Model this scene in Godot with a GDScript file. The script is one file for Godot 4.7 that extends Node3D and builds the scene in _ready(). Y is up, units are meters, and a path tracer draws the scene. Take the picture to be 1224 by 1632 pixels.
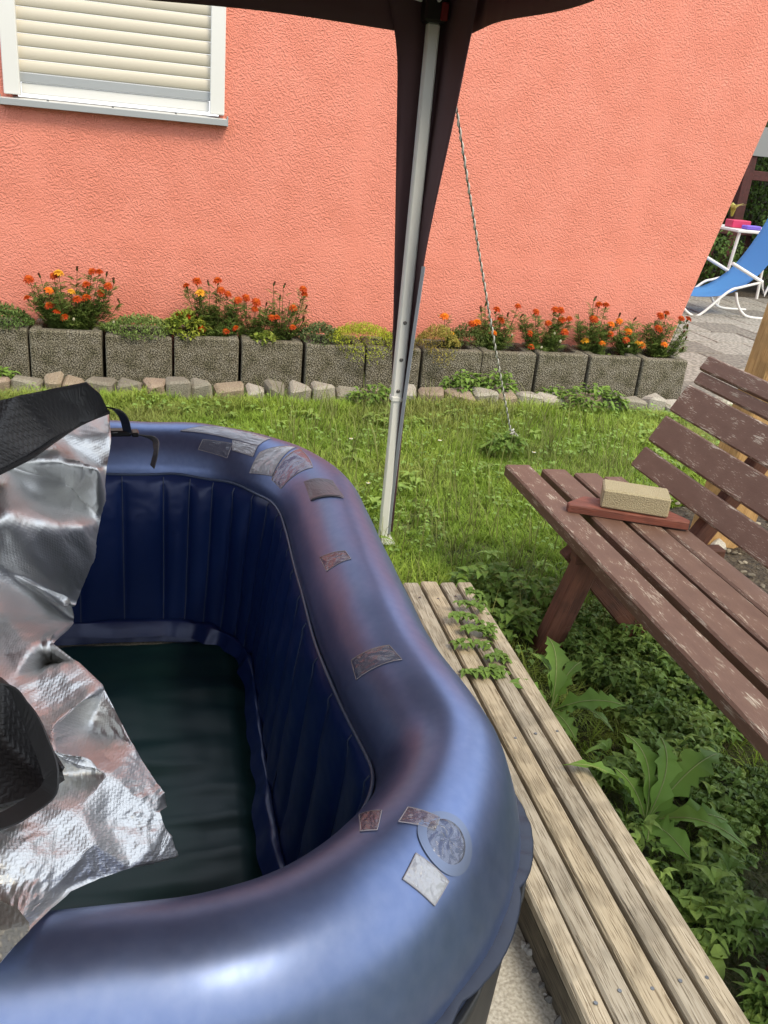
extends Node3D
# A back garden by a coral rendered house: inflatable tub under a tent, bench, slat deck, flower blocks.

const FLAT := 4294967295
var rng := RandomNumberGenerator.new()
var names := {}
var M := {}

func _ready() -> void:
	rng.seed = 4711
	camera_and_light()
	materials()
	ground()
	house()
	paving()
	lawn()
	stone_edging()
	planters()
	tub()
	cover()
	tent()
	guy_rope()
	deck()
	bench()
	post()
	marigolds()
	stonecrops()
	weeds()
	far_corner()

# ---------------------------------------------------------------- camera, sky, sun
func camera_and_light() -> void:
	var cam := Camera3D.new()
	cam.name = "camera"
	cam.fov = 60.474
	cam.near = 0.02
	cam.far = 300.0
	cam.transform = Transform3D(Basis(Vector3(0.973961, 0.0899994, 0.2080867), Vector3(0.0000555, 0.9177368, -0.397189), Vector3(-0.2267156, 0.3868581, 0.8938349)), Vector3(0, 1.42, 0))
	add_child(cam)
	cam.current = true
	var env := Environment.new()
	env.background_mode = Environment.BG_SKY
	var sm := ProceduralSkyMaterial.new()
	sm.sky_top_color = Color(0.84, 0.88, 0.94)
	sm.sky_horizon_color = Color(0.92, 0.93, 0.94)
	sm.sky_curve = 0.15
	sm.ground_bottom_color = Color(0.30, 0.31, 0.24)
	sm.ground_horizon_color = Color(0.42, 0.43, 0.36)
	sm.sun_angle_max = 45.0
	sm.sun_curve = 0.7
	var sky := Sky.new()
	sky.sky_material = sm
	env.sky = sky
	env.background_energy_multiplier = 1.3
	env.ambient_light_source = Environment.AMBIENT_SOURCE_SKY
	env.tonemap_mode = Environment.TONE_MAPPER_LINEAR
	env.tonemap_exposure = 1.85
	env.sdfgi_enabled = true
	env.ssao_enabled = true
	env.ssil_enabled = true
	var we := WorldEnvironment.new()
	we.name = "world_environment"
	we.environment = env
	add_child(we)
	var sun := DirectionalLight3D.new()
	sun.name = "sun"
	sun.light_energy = 0.5
	sun.light_color = Color(1.0, 0.95, 0.86)
	sun.light_angular_distance = 20.0
	sun.shadow_enabled = true
	add_child(sun)
	sun.look_at_from_position(Vector3.ZERO, Vector3(-0.40, -1.0, -0.70), Vector3.UP)

# ---------------------------------------------------------------- naming
func numbered(called: String) -> String:
	var n: int = names.get(called, 0)
	names[called] = n + 1
	return called if n == 0 else "%s_%03d" % [called, n]

func kid_name(parent: Node, called: String) -> String:
	if not parent.has_node(called):
		return called
	var n := 1
	while parent.has_node("%s_%03d" % [called, n]):
		n += 1
	return "%s_%03d" % [called, n]

func tag(o: Node, label: String, category := "", group := "", kind := "") -> Node:
	if label:
		o.set_meta("label", label)
	if category:
		o.set_meta("category", category)
	if group:
		o.set_meta("group", group)
	if kind:
		o.set_meta("kind", kind)
	return o

func thing(called: String, at: Vector3, label: String, category: String, group := "") -> Node3D:
	var o := Node3D.new()
	o.name = numbered(called)
	add_child(o, true)
	o.position = at
	tag(o, label, category, group)
	return o

func put(called: String, mesh: Mesh, mat: Material, parent: Node = null, xf := Transform3D()) -> MeshInstance3D:
	var o := MeshInstance3D.new()
	o.mesh = mesh
	o.material_override = mat
	if parent == null:
		o.name = numbered(called)
		add_child(o, true)
	else:
		o.name = kid_name(parent, called)
		parent.add_child(o, true)
	o.transform = xf
	return o

func swarm(called: String, mesh: Mesh, mat: Material, places: Array, tints: Array, parent: Node = null) -> MultiMeshInstance3D:
	var mm := MultiMesh.new()
	mm.transform_format = MultiMesh.TRANSFORM_3D
	mm.use_colors = true
	mm.mesh = mesh
	mm.instance_count = places.size()
	for i in places.size():
		mm.set_instance_transform(i, places[i])
		mm.set_instance_color(i, tints[i])
	var o := MultiMeshInstance3D.new()
	o.multimesh = mm
	o.material_override = mat
	if parent == null:
		o.name = numbered(called)
		add_child(o, true)
	else:
		o.name = kid_name(parent, called)
		parent.add_child(o, true)
	o.set_meta("kind", "stuff")
	return o

# ---------------------------------------------------------------- mesh helpers
func start() -> SurfaceTool:
	var st := SurfaceTool.new()
	st.begin(Mesh.PRIMITIVE_TRIANGLES)
	st.set_color(Color.WHITE)
	return st

func done(st: SurfaceTool) -> ArrayMesh:
	st.generate_normals()
	return st.commit()

func tri(st: SurfaceTool, a: Vector3, b: Vector3, c: Vector3, ua := Vector2.ZERO, ub := Vector2.ZERO, uc := Vector2.ZERO) -> void:
	st.set_uv(ua); st.add_vertex(a)
	st.set_uv(ub); st.add_vertex(b)
	st.set_uv(uc); st.add_vertex(c)

# a convex outline facing "out"
func face(st: SurfaceTool, p: Array, uv: Array, out: Vector3) -> void:
	var turn: bool = (p[0] - p[2]).cross(p[0] - p[1]).dot(out) < 0.0
	for i in range(1, p.size() - 1):
		if turn:
			tri(st, p[0], p[i + 1], p[i], uv[0], uv[i + 1], uv[i])
		else:
			tri(st, p[0], p[i], p[i + 1], uv[0], uv[i], uv[i + 1])

func quad(st: SurfaceTool, a: Vector3, b: Vector3, c: Vector3, d: Vector3, ua := Vector2(0, 0), ub := Vector2(1, 0), uc := Vector2(1, 1), ud := Vector2(0, 1)) -> void:
	tri(st, a, b, c, ua, ub, uc)
	tri(st, a, c, d, ua, uc, ud)

# a block with chamfered edges; u runs along its longest axis in metres, v across each face (0..1 when "whole")
func block(st: SurfaceTool, xf: Transform3D, size: Vector3, bev := 0.004, whole := false, jit := 0.0, shift := Vector2.ZERO) -> void:
	var h := size * 0.5
	var lng := size.max_axis_index()
	var corner := {}
	for sx in [-1, 1]:
		for sy in [-1, 1]:
			for sz in [-1, 1]:
				var s := Vector3(sx, sy, sz)
				var j := Vector3(rng.randf_range(-jit, jit), rng.randf_range(-jit, jit), rng.randf_range(-jit, jit))
				var c := s * h + j
				var v := []
				for ax in 3:
					var q := c
					for other in 3:
						if other != ax:
							q[other] -= s[other] * bev
					v.append(q)
				corner[s] = v
	st.set_smooth_group(FLAT)
	var emit := func(keys: Array, axes: Array, out: Vector3):
		var p := []
		var uv := []
		var n := out.abs().max_axis_index()
		for i in keys.size():
			var q: Vector3 = corner[keys[i]][axes[i]]
			var ua: int = lng if lng != n else (lng + 1) % 3
			var va: int = 3 - n - ua
			uv.append(Vector2(q[ua], (q[va] / size[va] + 0.5) if whole else q[va]) + shift)
			p.append(xf * q)
		face(st, p, uv, xf.basis * out)
	for ax in 3:
		var b: int = (ax + 1) % 3
		var c: int = (ax + 2) % 3
		for sg in [-1, 1]:
			var keys := []
			for w in [[-1, -1], [1, -1], [1, 1], [-1, 1]]:
				var s := Vector3.ZERO
				s[ax] = sg
				s[b] = w[0]
				s[c] = w[1]
				keys.append(s)
			var o := Vector3.ZERO
			o[ax] = sg
			emit.call(keys, [ax, ax, ax, ax], o)
		# the four edges along axis ax
		for sb in [-1, 1]:
			for sc in [-1, 1]:
				var s0 := Vector3.ZERO
				s0[b] = sb
				s0[c] = sc
				var s1 := s0
				s0[ax] = -1
				s1[ax] = 1
				var o := Vector3.ZERO
				o[b] = sb
				o[c] = sc * 0.99
				emit.call([s0, s1, s1, s0], [b, b, c, c], o)
	for sx in [-1, 1]:
		for sy in [-1, 1]:
			for sz in [-1, 1]:
				var s := Vector3(sx, sy, sz)
				emit.call([s, s, s], [0, 1, 2], s * Vector3(1, 0.99, 0.98))

func block_mesh(size: Vector3, bev := 0.004, whole := false, jit := 0.0, shift := Vector2.ZERO) -> ArrayMesh:
	var st := start()
	block(st, Transform3D(), size, bev, whole, jit, shift)
	return done(st)

# a beam from a to b: width across, height along "up"
func beam(st: SurfaceTool, a: Vector3, b: Vector3, w: float, hgt: float, up := Vector3.UP, bev := 0.003, whole := false, shift := Vector2.ZERO) -> void:
	var z := (b - a).normalized()
	var x := up.cross(z).normalized()
	var y := z.cross(x)
	block(st, Transform3D(Basis(x, y, z), (a + b) * 0.5), Vector3(w, hgt, a.distance_to(b)), bev, whole, 0.0, shift)

# smooth grid of points, row by row
func sheet_grid(st: SurfaceTool, p: PackedVector3Array, nu: int, nv: int, uv: PackedVector2Array, close_u := false, group := 0) -> void:
	st.set_smooth_group(group)
	var lu := nu if close_u else nu - 1
	for i in lu:
		var i2 := (i + 1) % nu
		for j in nv - 1:
			var a := i * nv + j
			var b := i2 * nv + j
			var ub := uv[b]
			var uc := uv[b + 1]
			if close_u and i2 == 0:
				ub.x = uv[a].x + (uv[nv].x - uv[0].x)
				uc.x = ub.x
			tri(st, p[a], p[b], p[b + 1], uv[a], ub, uc)
			tri(st, p[a], p[b + 1], p[a + 1], uv[a], uc, uv[a + 1])

func tube(st: SurfaceTool, pts: Array, rad: Variant, sides := 8, caps := true) -> void:
	var p := PackedVector3Array()
	var uv := PackedVector2Array()
	var n := pts.size()
	var up := Vector3(0.31, 0.9, 0.17).normalized()
	var far := 0.0
	for i in n:
		var t: Vector3 = (pts[mini(i + 1, n - 1)] - pts[maxi(i - 1, 0)]).normalized()
		var x := up.cross(t)
		if x.length() < 0.05:
			x = Vector3.RIGHT.cross(t)
		x = x.normalized()
		var y := t.cross(x)
		up = y
		var r: float = rad[i] if rad is Array else rad
		if i > 0:
			far += pts[i].distance_to(pts[i - 1])
		for k in sides + 1:
			var a := TAU * k / sides
			p.append(pts[i] + x * cos(a) * r + y * sin(a) * r)
			uv.append(Vector2(float(k) / sides, far))
	sheet_grid(st, p, n, sides + 1, uv)
	if caps:
		st.set_smooth_group(FLAT)
		for e in [0, n - 1]:
			for k in sides:
				tri(st, pts[e], p[e * (sides + 1) + k], p[e * (sides + 1) + k + 1])

func spline(pts: Array, per := 6) -> Array:
	var out := []
	var n := pts.size()
	for i in n - 1:
		for k in per:
			out.append(pts[i].cubic_interpolate(pts[i + 1], pts[maxi(i - 1, 0)], pts[mini(i + 2, n - 1)], float(k) / per))
	out.append(pts[n - 1])
	return out

# flat strap of given width along a line, with thickness
func ribbon(st: SurfaceTool, pts: Array, w: float, across: Variant, thick := 0.0025) -> void:
	var n := pts.size()
	var p := PackedVector3Array()
	var uv := PackedVector2Array()
	var far := 0.0
	for i in n:
		var t: Vector3 = (pts[mini(i + 1, n - 1)] - pts[maxi(i - 1, 0)]).normalized()
		var a: Vector3 = across[i] if across is Array else across
		var x := (a - t * a.dot(t)).normalized()
		var y := t.cross(x)
		if i > 0:
			far += pts[i].distance_to(pts[i - 1])
		for k in [[-1, -1], [1, -1], [1, 1], [-1, 1], [-1, -1]]:
			p.append(pts[i] + x * (w * 0.5 * k[0]) + y * (thick * 0.5 * k[1]))
			uv.append(Vector2(k[0] * w, far))
	sheet_grid(st, p, n, 5, uv, false, FLAT)

func vec(a: Array) -> Vector3:
	return Vector3(a[0], a[1], a[2])

func vecs(list: Array) -> Array:
	var out := []
	for a in list:
		out.append(vec(a))
	return out

# inner points drift to the mean of their neighbours; the border stays
func relax(pts: Array, tris: Array, times: int) -> void:
	var count := {}
	for t in tris:
		for k in 3:
			var key := Vector2i(mini(t[k], t[(k + 1) % 3]), maxi(t[k], t[(k + 1) % 3]))
			count[key] = count.get(key, 0) + 1
	var held := {}
	for key in count:
		if count[key] == 1:
			held[key.x] = true
			held[key.y] = true
	for s in times:
		var sum := PackedVector3Array()
		var cnt := PackedInt32Array()
		sum.resize(pts.size())
		cnt.resize(pts.size())
		for key in count:
			sum[key.x] += pts[key.y]
			sum[key.y] += pts[key.x]
			cnt[key.x] += 1
			cnt[key.y] += 1
		for i in pts.size():
			if cnt[i] > 0 and not held.has(i):
				pts[i] = pts[i].lerp(sum[i] / cnt[i], 0.55)

# crumpled cloth through an edge loop and fold points: triangulated, refined, smoothed a little, given thickness
func crumple(edge: Array, folds: Array, levels: int, amp: float, freq: float, thick: float, smooth := 2, sd := 1) -> ArrayMesh:
	var pts := vecs(edge) + vecs(folds)
	var flat := PackedVector2Array()
	var loop := PackedVector2Array()
	for q in pts:
		flat.append(Vector2(q.x, q.y * 0.75 - q.z * 0.66))
	for i in edge.size():
		loop.append(flat[i])
	var idx := Geometry2D.triangulate_delaunay(flat)
	var tris := []
	for i in range(0, idx.size(), 3):
		var c := (flat[idx[i]] + flat[idx[i + 1]] + flat[idx[i + 2]]) / 3.0
		if Geometry2D.is_point_in_polygon(c, loop):
			var turn := (flat[idx[i + 1]] - flat[idx[i]]).cross(flat[idx[i + 2]] - flat[idx[i]])
			tris.append([idx[i], idx[i + 1], idx[i + 2]] if turn > 0.0 else [idx[i], idx[i + 2], idx[i + 1]])
	for l in levels:
		var mid := {}
		var nt := []
		for t in tris:
			var m := []
			for k in 3:
				var a: int = t[k]
				var b: int = t[(k + 1) % 3]
				var key := Vector2i(mini(a, b), maxi(a, b))
				if not mid.has(key):
					mid[key] = pts.size()
					pts.append((pts[a] + pts[b]) * 0.5)
					flat.append((flat[a] + flat[b]) * 0.5)
				m.append(mid[key])
			nt.append([t[0], m[0], m[2]])
			nt.append([m[0], t[1], m[1]])
			nt.append([m[2], m[1], t[2]])
			nt.append([m[0], m[1], m[2]])
		tris = nt
		if l == levels - 2:
			relax(pts, tris, 1)
	var border := {}
	var count := {}
	for t in tris:
		for k in 3:
			var key := Vector2i(mini(t[k], t[(k + 1) % 3]), maxi(t[k], t[(k + 1) % 3]))
			count[key] = count.get(key, 0) + 1
	var rim := []
	for t in tris:
		for k in 3:
			var key := Vector2i(mini(t[k], t[(k + 1) % 3]), maxi(t[k], t[(k + 1) % 3]))
			if count[key] == 1:
				border[t[k]] = true
				border[t[(k + 1) % 3]] = true
				rim.append([t[k], t[(k + 1) % 3]])
	relax(pts, tris, smooth)
	var nz := FastNoiseLite.new()
	nz.seed = sd
	nz.frequency = freq
	nz.noise_type = FastNoiseLite.TYPE_SIMPLEX_SMOOTH
	nz.fractal_type = FastNoiseLite.FRACTAL_FBM
	nz.fractal_octaves = 2
	nz.fractal_gain = 0.35
	nz.domain_warp_enabled = true
	nz.domain_warp_amplitude = 0.12
	nz.domain_warp_frequency = 2.0
	var nrm := []
	nrm.resize(pts.size())
	nrm.fill(Vector3.ZERO)
	for t in tris:
		var f: Vector3 = (pts[t[1]] - pts[t[0]]).cross(pts[t[2]] - pts[t[0]])
		for k in 3:
			nrm[t[k]] += f
	var sum_up := 0.0
	for i in pts.size():
		sum_up += nrm[i].y
	for i in pts.size():
		nrm[i] = nrm[i].normalized() * (1.0 if sum_up > 0.0 else -1.0)
	for i in pts.size():
		var amt := amp * (0.35 if border.has(i) else 1.0)
		pts[i] += nrm[i] * nz.get_noise_2d(flat[i].x * 1.0 + flat[i].y * 0.55, flat[i].y * 0.75 - flat[i].x * 0.35) * amt
	var st := start()
	st.set_smooth_group(1)
	for t in tris:
		tri(st, pts[t[0]], pts[t[1]], pts[t[2]], flat[t[0]], flat[t[1]], flat[t[2]])
	st.set_smooth_group(2)
	var low := []
	for i in pts.size():
		low.append(pts[i] - nrm[i] * thick)
	for t in tris:
		tri(st, low[t[0]], low[t[2]], low[t[1]], flat[t[0]], flat[t[2]], flat[t[1]])
	st.set_smooth_group(3)
	for e in rim:
		quad(st, pts[e[0]], pts[e[1]], low[e[1]], low[e[0]], flat[e[0]], flat[e[1]], flat[e[1]], flat[e[0]])
	return done(st)

# ---------------------------------------------------------------- materials
func lin(r: float, g: float, b: float) -> Color:
	return Color(r, g, b).linear_to_srgb()

func mat(col: Color, rough := 0.8, metal := 0.0) -> StandardMaterial3D:
	var m := StandardMaterial3D.new()
	m.albedo_color = col
	m.roughness = rough
	m.metallic = metal
	return m

func noise(type: int, freq: float, sd: int, octaves := 3) -> FastNoiseLite:
	var n := FastNoiseLite.new()
	n.noise_type = type as FastNoiseLite.NoiseType
	n.frequency = freq
	n.seed = sd
	n.fractal_octaves = octaves
	return n

func ramp(stops: Array) -> Gradient:
	var g := Gradient.new()
	var off := PackedFloat32Array()
	var col := PackedColorArray()
	for s in stops:
		off.append(s[0])
		col.append(s[1])
	g.offsets = off
	g.colors = col
	return g

func tex(n: FastNoiseLite, side: int, grad: Gradient = null) -> NoiseTexture2D:
	var t := NoiseTexture2D.new()
	t.width = side
	t.height = side
	t.seamless = true
	t.seamless_blend_skirt = 0.15
	t.generate_mipmaps = false
	t.noise = n
	if grad:
		t.color_ramp = grad
	return t

func triplanar(m: StandardMaterial3D, per_metre: float, world := true) -> StandardMaterial3D:
	m.uv1_triplanar = true
	m.uv1_world_triplanar = world
	m.uv1_scale = Vector3.ONE * per_metre
	return m

func relief(m: StandardMaterial3D, t: Texture2D, cm: float) -> StandardMaterial3D:
	m.heightmap_enabled = true
	m.heightmap_texture = t
	m.heightmap_scale = cm
	return m

func materials() -> void:
	# coral render: worm-like scraped relief
	var nw := noise(FastNoiseLite.TYPE_SIMPLEX_SMOOTH, 0.034, 11, 2)
	nw.fractal_type = FastNoiseLite.FRACTAL_RIDGED
	nw.fractal_gain = 0.55
	nw.domain_warp_enabled = true
	nw.domain_warp_amplitude = 34.0
	nw.domain_warp_frequency = 0.013
	nw.domain_warp_fractal_type = FastNoiseLite.DOMAIN_WARP_FRACTAL_NONE
	var wall_h := tex(nw, 2048)
	var nwc := noise(FastNoiseLite.TYPE_SIMPLEX_SMOOTH, 0.006, 5, 5)
	var m := mat(Color.WHITE, 0.92)
	m.albedo_texture = tex(nwc, 1024, ramp([[0.0, lin(0.69, 0.23, 0.16)], [0.5, lin(0.73, 0.25, 0.178)], [1.0, lin(0.76, 0.27, 0.196)]]))
	M.render = triplanar(relief(m, wall_h, 0.58), 0.54)
	# general fine grain
	var grain := tex(noise(FastNoiseLite.TYPE_SIMPLEX_SMOOTH, 0.09, 3, 4), 512)
	M.grain = grain
	# concrete with exposed grit
	var nc := noise(FastNoiseLite.TYPE_CELLULAR, 0.11, 21, 2)
	nc.cellular_return_type = FastNoiseLite.RETURN_CELL_VALUE
	var nb := noise(FastNoiseLite.TYPE_SIMPLEX, 0.075, 22, 4)
	m = mat(Color.WHITE, 0.95)
	m.albedo_texture = tex(nb, 512, ramp([[0.25, lin(0.045, 0.038, 0.027)], [0.42, lin(0.145, 0.13, 0.098)], [0.55, lin(0.24, 0.22, 0.172)], [0.68, lin(0.34, 0.315, 0.255)], [0.8, lin(0.42, 0.39, 0.32)]]))
	m.detail_enabled = true
	m.detail_blend_mode = BaseMaterial3D.BLEND_MODE_MUL
	m.detail_uv_layer = BaseMaterial3D.DETAIL_UV_1
	m.detail_albedo = tex(noise(FastNoiseLite.TYPE_SIMPLEX_SMOOTH, 0.008, 27, 4), 512, ramp([[0.0, lin(0.45, 0.45, 0.33)], [0.45, lin(0.80, 0.78, 0.70)], [1.0, lin(1, 1, 1)]]))
	M.concrete = triplanar(relief(m, tex(nb, 512), 0.7), 2.2)
	m = mat(Color.WHITE, 0.95)
	m.albedo_texture = tex(noise(FastNoiseLite.TYPE_SIMPLEX, 0.12, 25, 5), 512, ramp([[0.0, lin(0.30, 0.27, 0.22)], [0.5, lin(0.46, 0.43, 0.36)], [1.0, lin(0.62, 0.59, 0.52)]]))
	M.slab = triplanar(relief(m, grain, 0.15), 1.6)
	m = mat(Color.WHITE, 0.9)
	m.albedo_texture = tex(noise(FastNoiseLite.TYPE_SIMPLEX, 0.05, 26, 5), 512, ramp([[0.3, lin(0.19, 0.175, 0.145)], [0.5, lin(0.27, 0.25, 0.21)], [0.7, lin(0.36, 0.335, 0.285)]]))
	M.paver = triplanar(relief(m, grain, 0.15), 0.8)
	M.slab_dark = m.duplicate()
	M.slab_dark.albedo_color = Color(0.84, 0.83, 0.82)
	# setts: the block's own tint is multiplied in by vertex colour
	m = mat(Color.WHITE, 0.9)
	m.vertex_color_use_as_albedo = true
	m.albedo_texture = tex(noise(FastNoiseLite.TYPE_SIMPLEX, 0.05, 31, 5), 512, ramp([[0.0, lin(0.35, 0.33, 0.3)], [0.45, lin(0.8, 0.78, 0.74)], [1.0, lin(1, 1, 1)]]))
	M.sett = triplanar(relief(m, grain, 0.9), 3.0)
	# soil and ground
	m = mat(Color.WHITE, 0.98)
	m.albedo_texture = tex(noise(FastNoiseLite.TYPE_SIMPLEX, 0.03, 41, 5), 512, ramp([[0.0, lin(0.025, 0.018, 0.011)], [0.5, lin(0.06, 0.045, 0.028)], [1.0, lin(0.12, 0.095, 0.06)]]))
	M.soil = triplanar(relief(m, grain, 1.2), 1.3)
	m = mat(Color.WHITE, 0.98)
	m.albedo_texture = tex(noise(FastNoiseLite.TYPE_SIMPLEX, 0.02, 42, 5), 512, ramp([[0.0, lin(0.03, 0.045, 0.012)], [0.55, lin(0.065, 0.085, 0.022)], [1.0, lin(0.12, 0.12, 0.045)]]))
	M.turf = triplanar(relief(m, grain, 1.2), 0.9)
	# window and metal
	M.white_frame = relief(triplanar(mat(lin(0.70, 0.70, 0.675), 0.35), 3.0), grain, 0.01)
	M.shutter = mat(lin(0.58, 0.53, 0.43), 0.45)
	M.grey_metal = mat(lin(0.40, 0.42, 0.43), 0.45, 0.35)
	M.leg = relief(triplanar(mat(lin(0.74, 0.76, 0.73), 0.42, 0.05), 4.0), grain, 0.02)
	M.bolt = mat(lin(0.2, 0.2, 0.2), 0.35, 0.9)
	M.lit_edge = mat(lin(0.30, 0.33, 0.38), 0.5)  # pale grey painted for the sky light on the gusset edge
	M.red_plastic = mat(lin(0.18, 0.012, 0.016), 0.4)
	M.canopy = mat(lin(0.095, 0.052, 0.060), 0.75)
	M.canopy.backlight_enabled = true
	M.canopy.backlight = lin(0.05, 0.018, 0.02)
	relief(triplanar(M.canopy, 1.2), tex(noise(FastNoiseLite.TYPE_SIMPLEX_SMOOTH, 0.012, 51, 3), 256), 1.2)
	# vinyl of the tub
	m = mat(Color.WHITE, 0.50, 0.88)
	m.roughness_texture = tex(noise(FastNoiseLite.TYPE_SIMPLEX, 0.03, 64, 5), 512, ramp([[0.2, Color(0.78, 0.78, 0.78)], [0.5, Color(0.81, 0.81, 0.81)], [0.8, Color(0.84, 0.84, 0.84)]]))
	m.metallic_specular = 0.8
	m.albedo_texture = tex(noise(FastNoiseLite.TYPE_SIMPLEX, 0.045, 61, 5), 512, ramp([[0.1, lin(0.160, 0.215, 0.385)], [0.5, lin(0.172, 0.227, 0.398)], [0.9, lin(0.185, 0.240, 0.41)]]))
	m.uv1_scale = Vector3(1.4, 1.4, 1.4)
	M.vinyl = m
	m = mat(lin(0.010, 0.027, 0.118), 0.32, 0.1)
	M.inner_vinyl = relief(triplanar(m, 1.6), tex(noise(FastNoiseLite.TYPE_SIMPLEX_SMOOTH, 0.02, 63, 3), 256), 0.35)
	m = mat(lin(0.012, 0.052, 0.050), 0.45)
	M.floor_mat = m
	M.piping = mat(lin(0.075, 0.10, 0.16), 0.4, 0.1)
	M.skirt = relief(triplanar(mat(lin(0.020, 0.021, 0.022), 0.55), 2.0), grain, 0.06)
	M.flap = mat(lin(0.022, 0.03, 0.055), 0.5, 0.1)
	var crinkle := noise(FastNoiseLite.TYPE_SIMPLEX_SMOOTH, 0.018, 71, 2)
	crinkle.fractal_type = FastNoiseLite.FRACTAL_RIDGED
	crinkle.domain_warp_enabled = true
	crinkle.domain_warp_amplitude = 25.0
	crinkle.domain_warp_frequency = 0.01
	var ct := tex(crinkle, 512)
	m = clear_tape(lin(0.22, 0.23, 0.27), 0.42)
	M.tape = relief(m, ct, 0.4)
	m = clear_tape(lin(0.30, 0.19, 0.19), 0.40)
	M.tape_dark = relief(m, ct, 0.35)
	m = clear_tape(lin(0.66, 0.67, 0.69), 0.68)
	M.tape_pale = relief(m, ct, 0.4)
	m = mat(lin(0.17, 0.165, 0.20), 0.5, 0.1)
	M.tape_grey = relief(m, tex(noise(FastNoiseLite.TYPE_SIMPLEX_SMOOTH, 0.012, 73, 2), 256), 1.0)
	M.ring = mat(lin(0.20, 0.24, 0.34), 0.42, 0.75)
	M.tape_edge = mat(lin(0.36, 0.34, 0.36), 0.5, 0.2)
	# silver cover: woven foil
	var wv := Image.create(256, 256, false, Image.FORMAT_L8)
	for y in 256:
		for x in 256:
			var a := 0.5 + 0.5 * sin(TAU * x / 16.0)
			var b := 0.5 + 0.5 * sin(TAU * y / 16.0)
			var over := (int(x / 16.0) + int(y / 16.0)) % 2 == 0
			var v := (0.35 + 0.65 * a) if over else (0.35 + 0.65 * b) * 0.8
			wv.set_pixel(x, y, Color(v, v, v))
	var wvt := ImageTexture.create_from_image(wv)
	m = mat(lin(0.66, 0.665, 0.65), 0.43, 0.95)
	m.uv1_scale = Vector3(17, 17, 17)
	M.silver = relief(m, wvt, 0.034)
	m = mat(lin(0.028, 0.027, 0.027), 0.5)
	m.uv1_scale = Vector3(9, 9, 9)
	M.black_cloth = relief(m, wvt, 0.12)
	m = mat(lin(0.10, 0.10, 0.10), 0.55)
	m.uv1_scale = Vector3(60, 60, 60)
	M.strap = relief(m, wvt, 0.06)
	M.dark_strap = relief(mat(lin(0.03, 0.03, 0.03), 0.55), wvt, 0.06)
	m = mat(lin(0.13, 0.125, 0.115), 0.42, 0.3)
	m.uv1_scale = Vector3(12, 12, 12)
	M.grey_cloth = relief(m, wvt, 0.05)
	M.black_plastic = mat(lin(0.012, 0.012, 0.012), 0.35)
	# timber
	M.deck = timber(1, lin(0.42, 0.355, 0.255), lin(0.61, 0.54, 0.415), lin(0.20, 0.155, 0.10), 0.92, 4)
	M.deck_grey = M.deck.duplicate()
	M.deck_grey.albedo_color = Color(0.90, 0.91, 0.93)
	M.deck_warm = M.deck.duplicate()
	M.deck_warm.albedo_color = Color(0.95, 0.94, 0.92)
	M.deck_under = timber(2, lin(0.10, 0.085, 0.06), lin(0.20, 0.17, 0.12), lin(0.05, 0.04, 0.03), 0.9)
	M.bench = painted(301, 0.0)
	M.bench_worn = painted(311, 0.07)
	M.bench_leg = timber(3, lin(0.13, 0.048, 0.028), lin(0.18, 0.072, 0.043), lin(0.08, 0.032, 0.02), 0.7)
	M.red_board = timber(4, lin(0.19, 0.055, 0.033), lin(0.25, 0.075, 0.045), lin(0.12, 0.035, 0.022), 0.6)
	M.pine = timber(5, lin(0.42, 0.24, 0.085), lin(0.55, 0.34, 0.14), lin(0.26, 0.13, 0.04), 0.7)
	m = mat(Color.WHITE, 0.95)
	m.albedo_texture = tex(noise(FastNoiseLite.TYPE_SIMPLEX, 0.14, 81, 4), 512, ramp([[0.0, lin(0.26, 0.21, 0.12)], [0.5, lin(0.42, 0.36, 0.22)], [1.0, lin(0.60, 0.54, 0.38)]]))
	M.brick = triplanar(relief(m, grain, 0.35), 4.0)
	# plants
	M.leaf = foliage(0.55)
	M.petal = foliage(0.6)
	M.rope_white = mat(lin(0.62, 0.6, 0.55), 0.8)
	M.rope_dark = mat(lin(0.07, 0.065, 0.06), 0.8)
	# far corner
	M.blue_cloth = mat(lin(0.08, 0.29, 0.60), 0.6)
	M.blue_cloth.backlight_enabled = true
	M.blue_cloth.backlight = lin(0.1, 0.3, 0.6)
	M.white_tube = mat(lin(0.75, 0.75, 0.72), 0.35)
	M.pink = mat(lin(0.50, 0.03, 0.10), 0.5)
	M.purple = mat(lin(0.16, 0.10, 0.55), 0.5)
	M.yellow = mat(lin(0.6, 0.5, 0.1), 0.6)
	M.maroon_wood = timber(6, lin(0.06, 0.014, 0.012), lin(0.09, 0.022, 0.018), lin(0.035, 0.01, 0.008), 0.7)
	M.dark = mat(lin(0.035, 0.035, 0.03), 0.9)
	M.grey_panel = mat(lin(0.22, 0.23, 0.23), 0.5)
	M.daisy = mat(lin(0.75, 0.74, 0.68), 0.8)

func clear_tape(col: Color, dense: float) -> StandardMaterial3D:
	var m := mat(Color(col.r, col.g, col.b, dense), 0.16)
	m.transparency = BaseMaterial3D.TRANSPARENCY_ALPHA
	m.metallic_specular = 0.9
	return m

func foliage(rough: float) -> StandardMaterial3D:
	var m := mat(Color.WHITE, rough)
	m.vertex_color_use_as_albedo = true
	m.backlight_enabled = true
	m.backlight = Color(0.62, 0.62, 0.62)
	m.metallic_specular = 0.35
	return m

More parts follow.
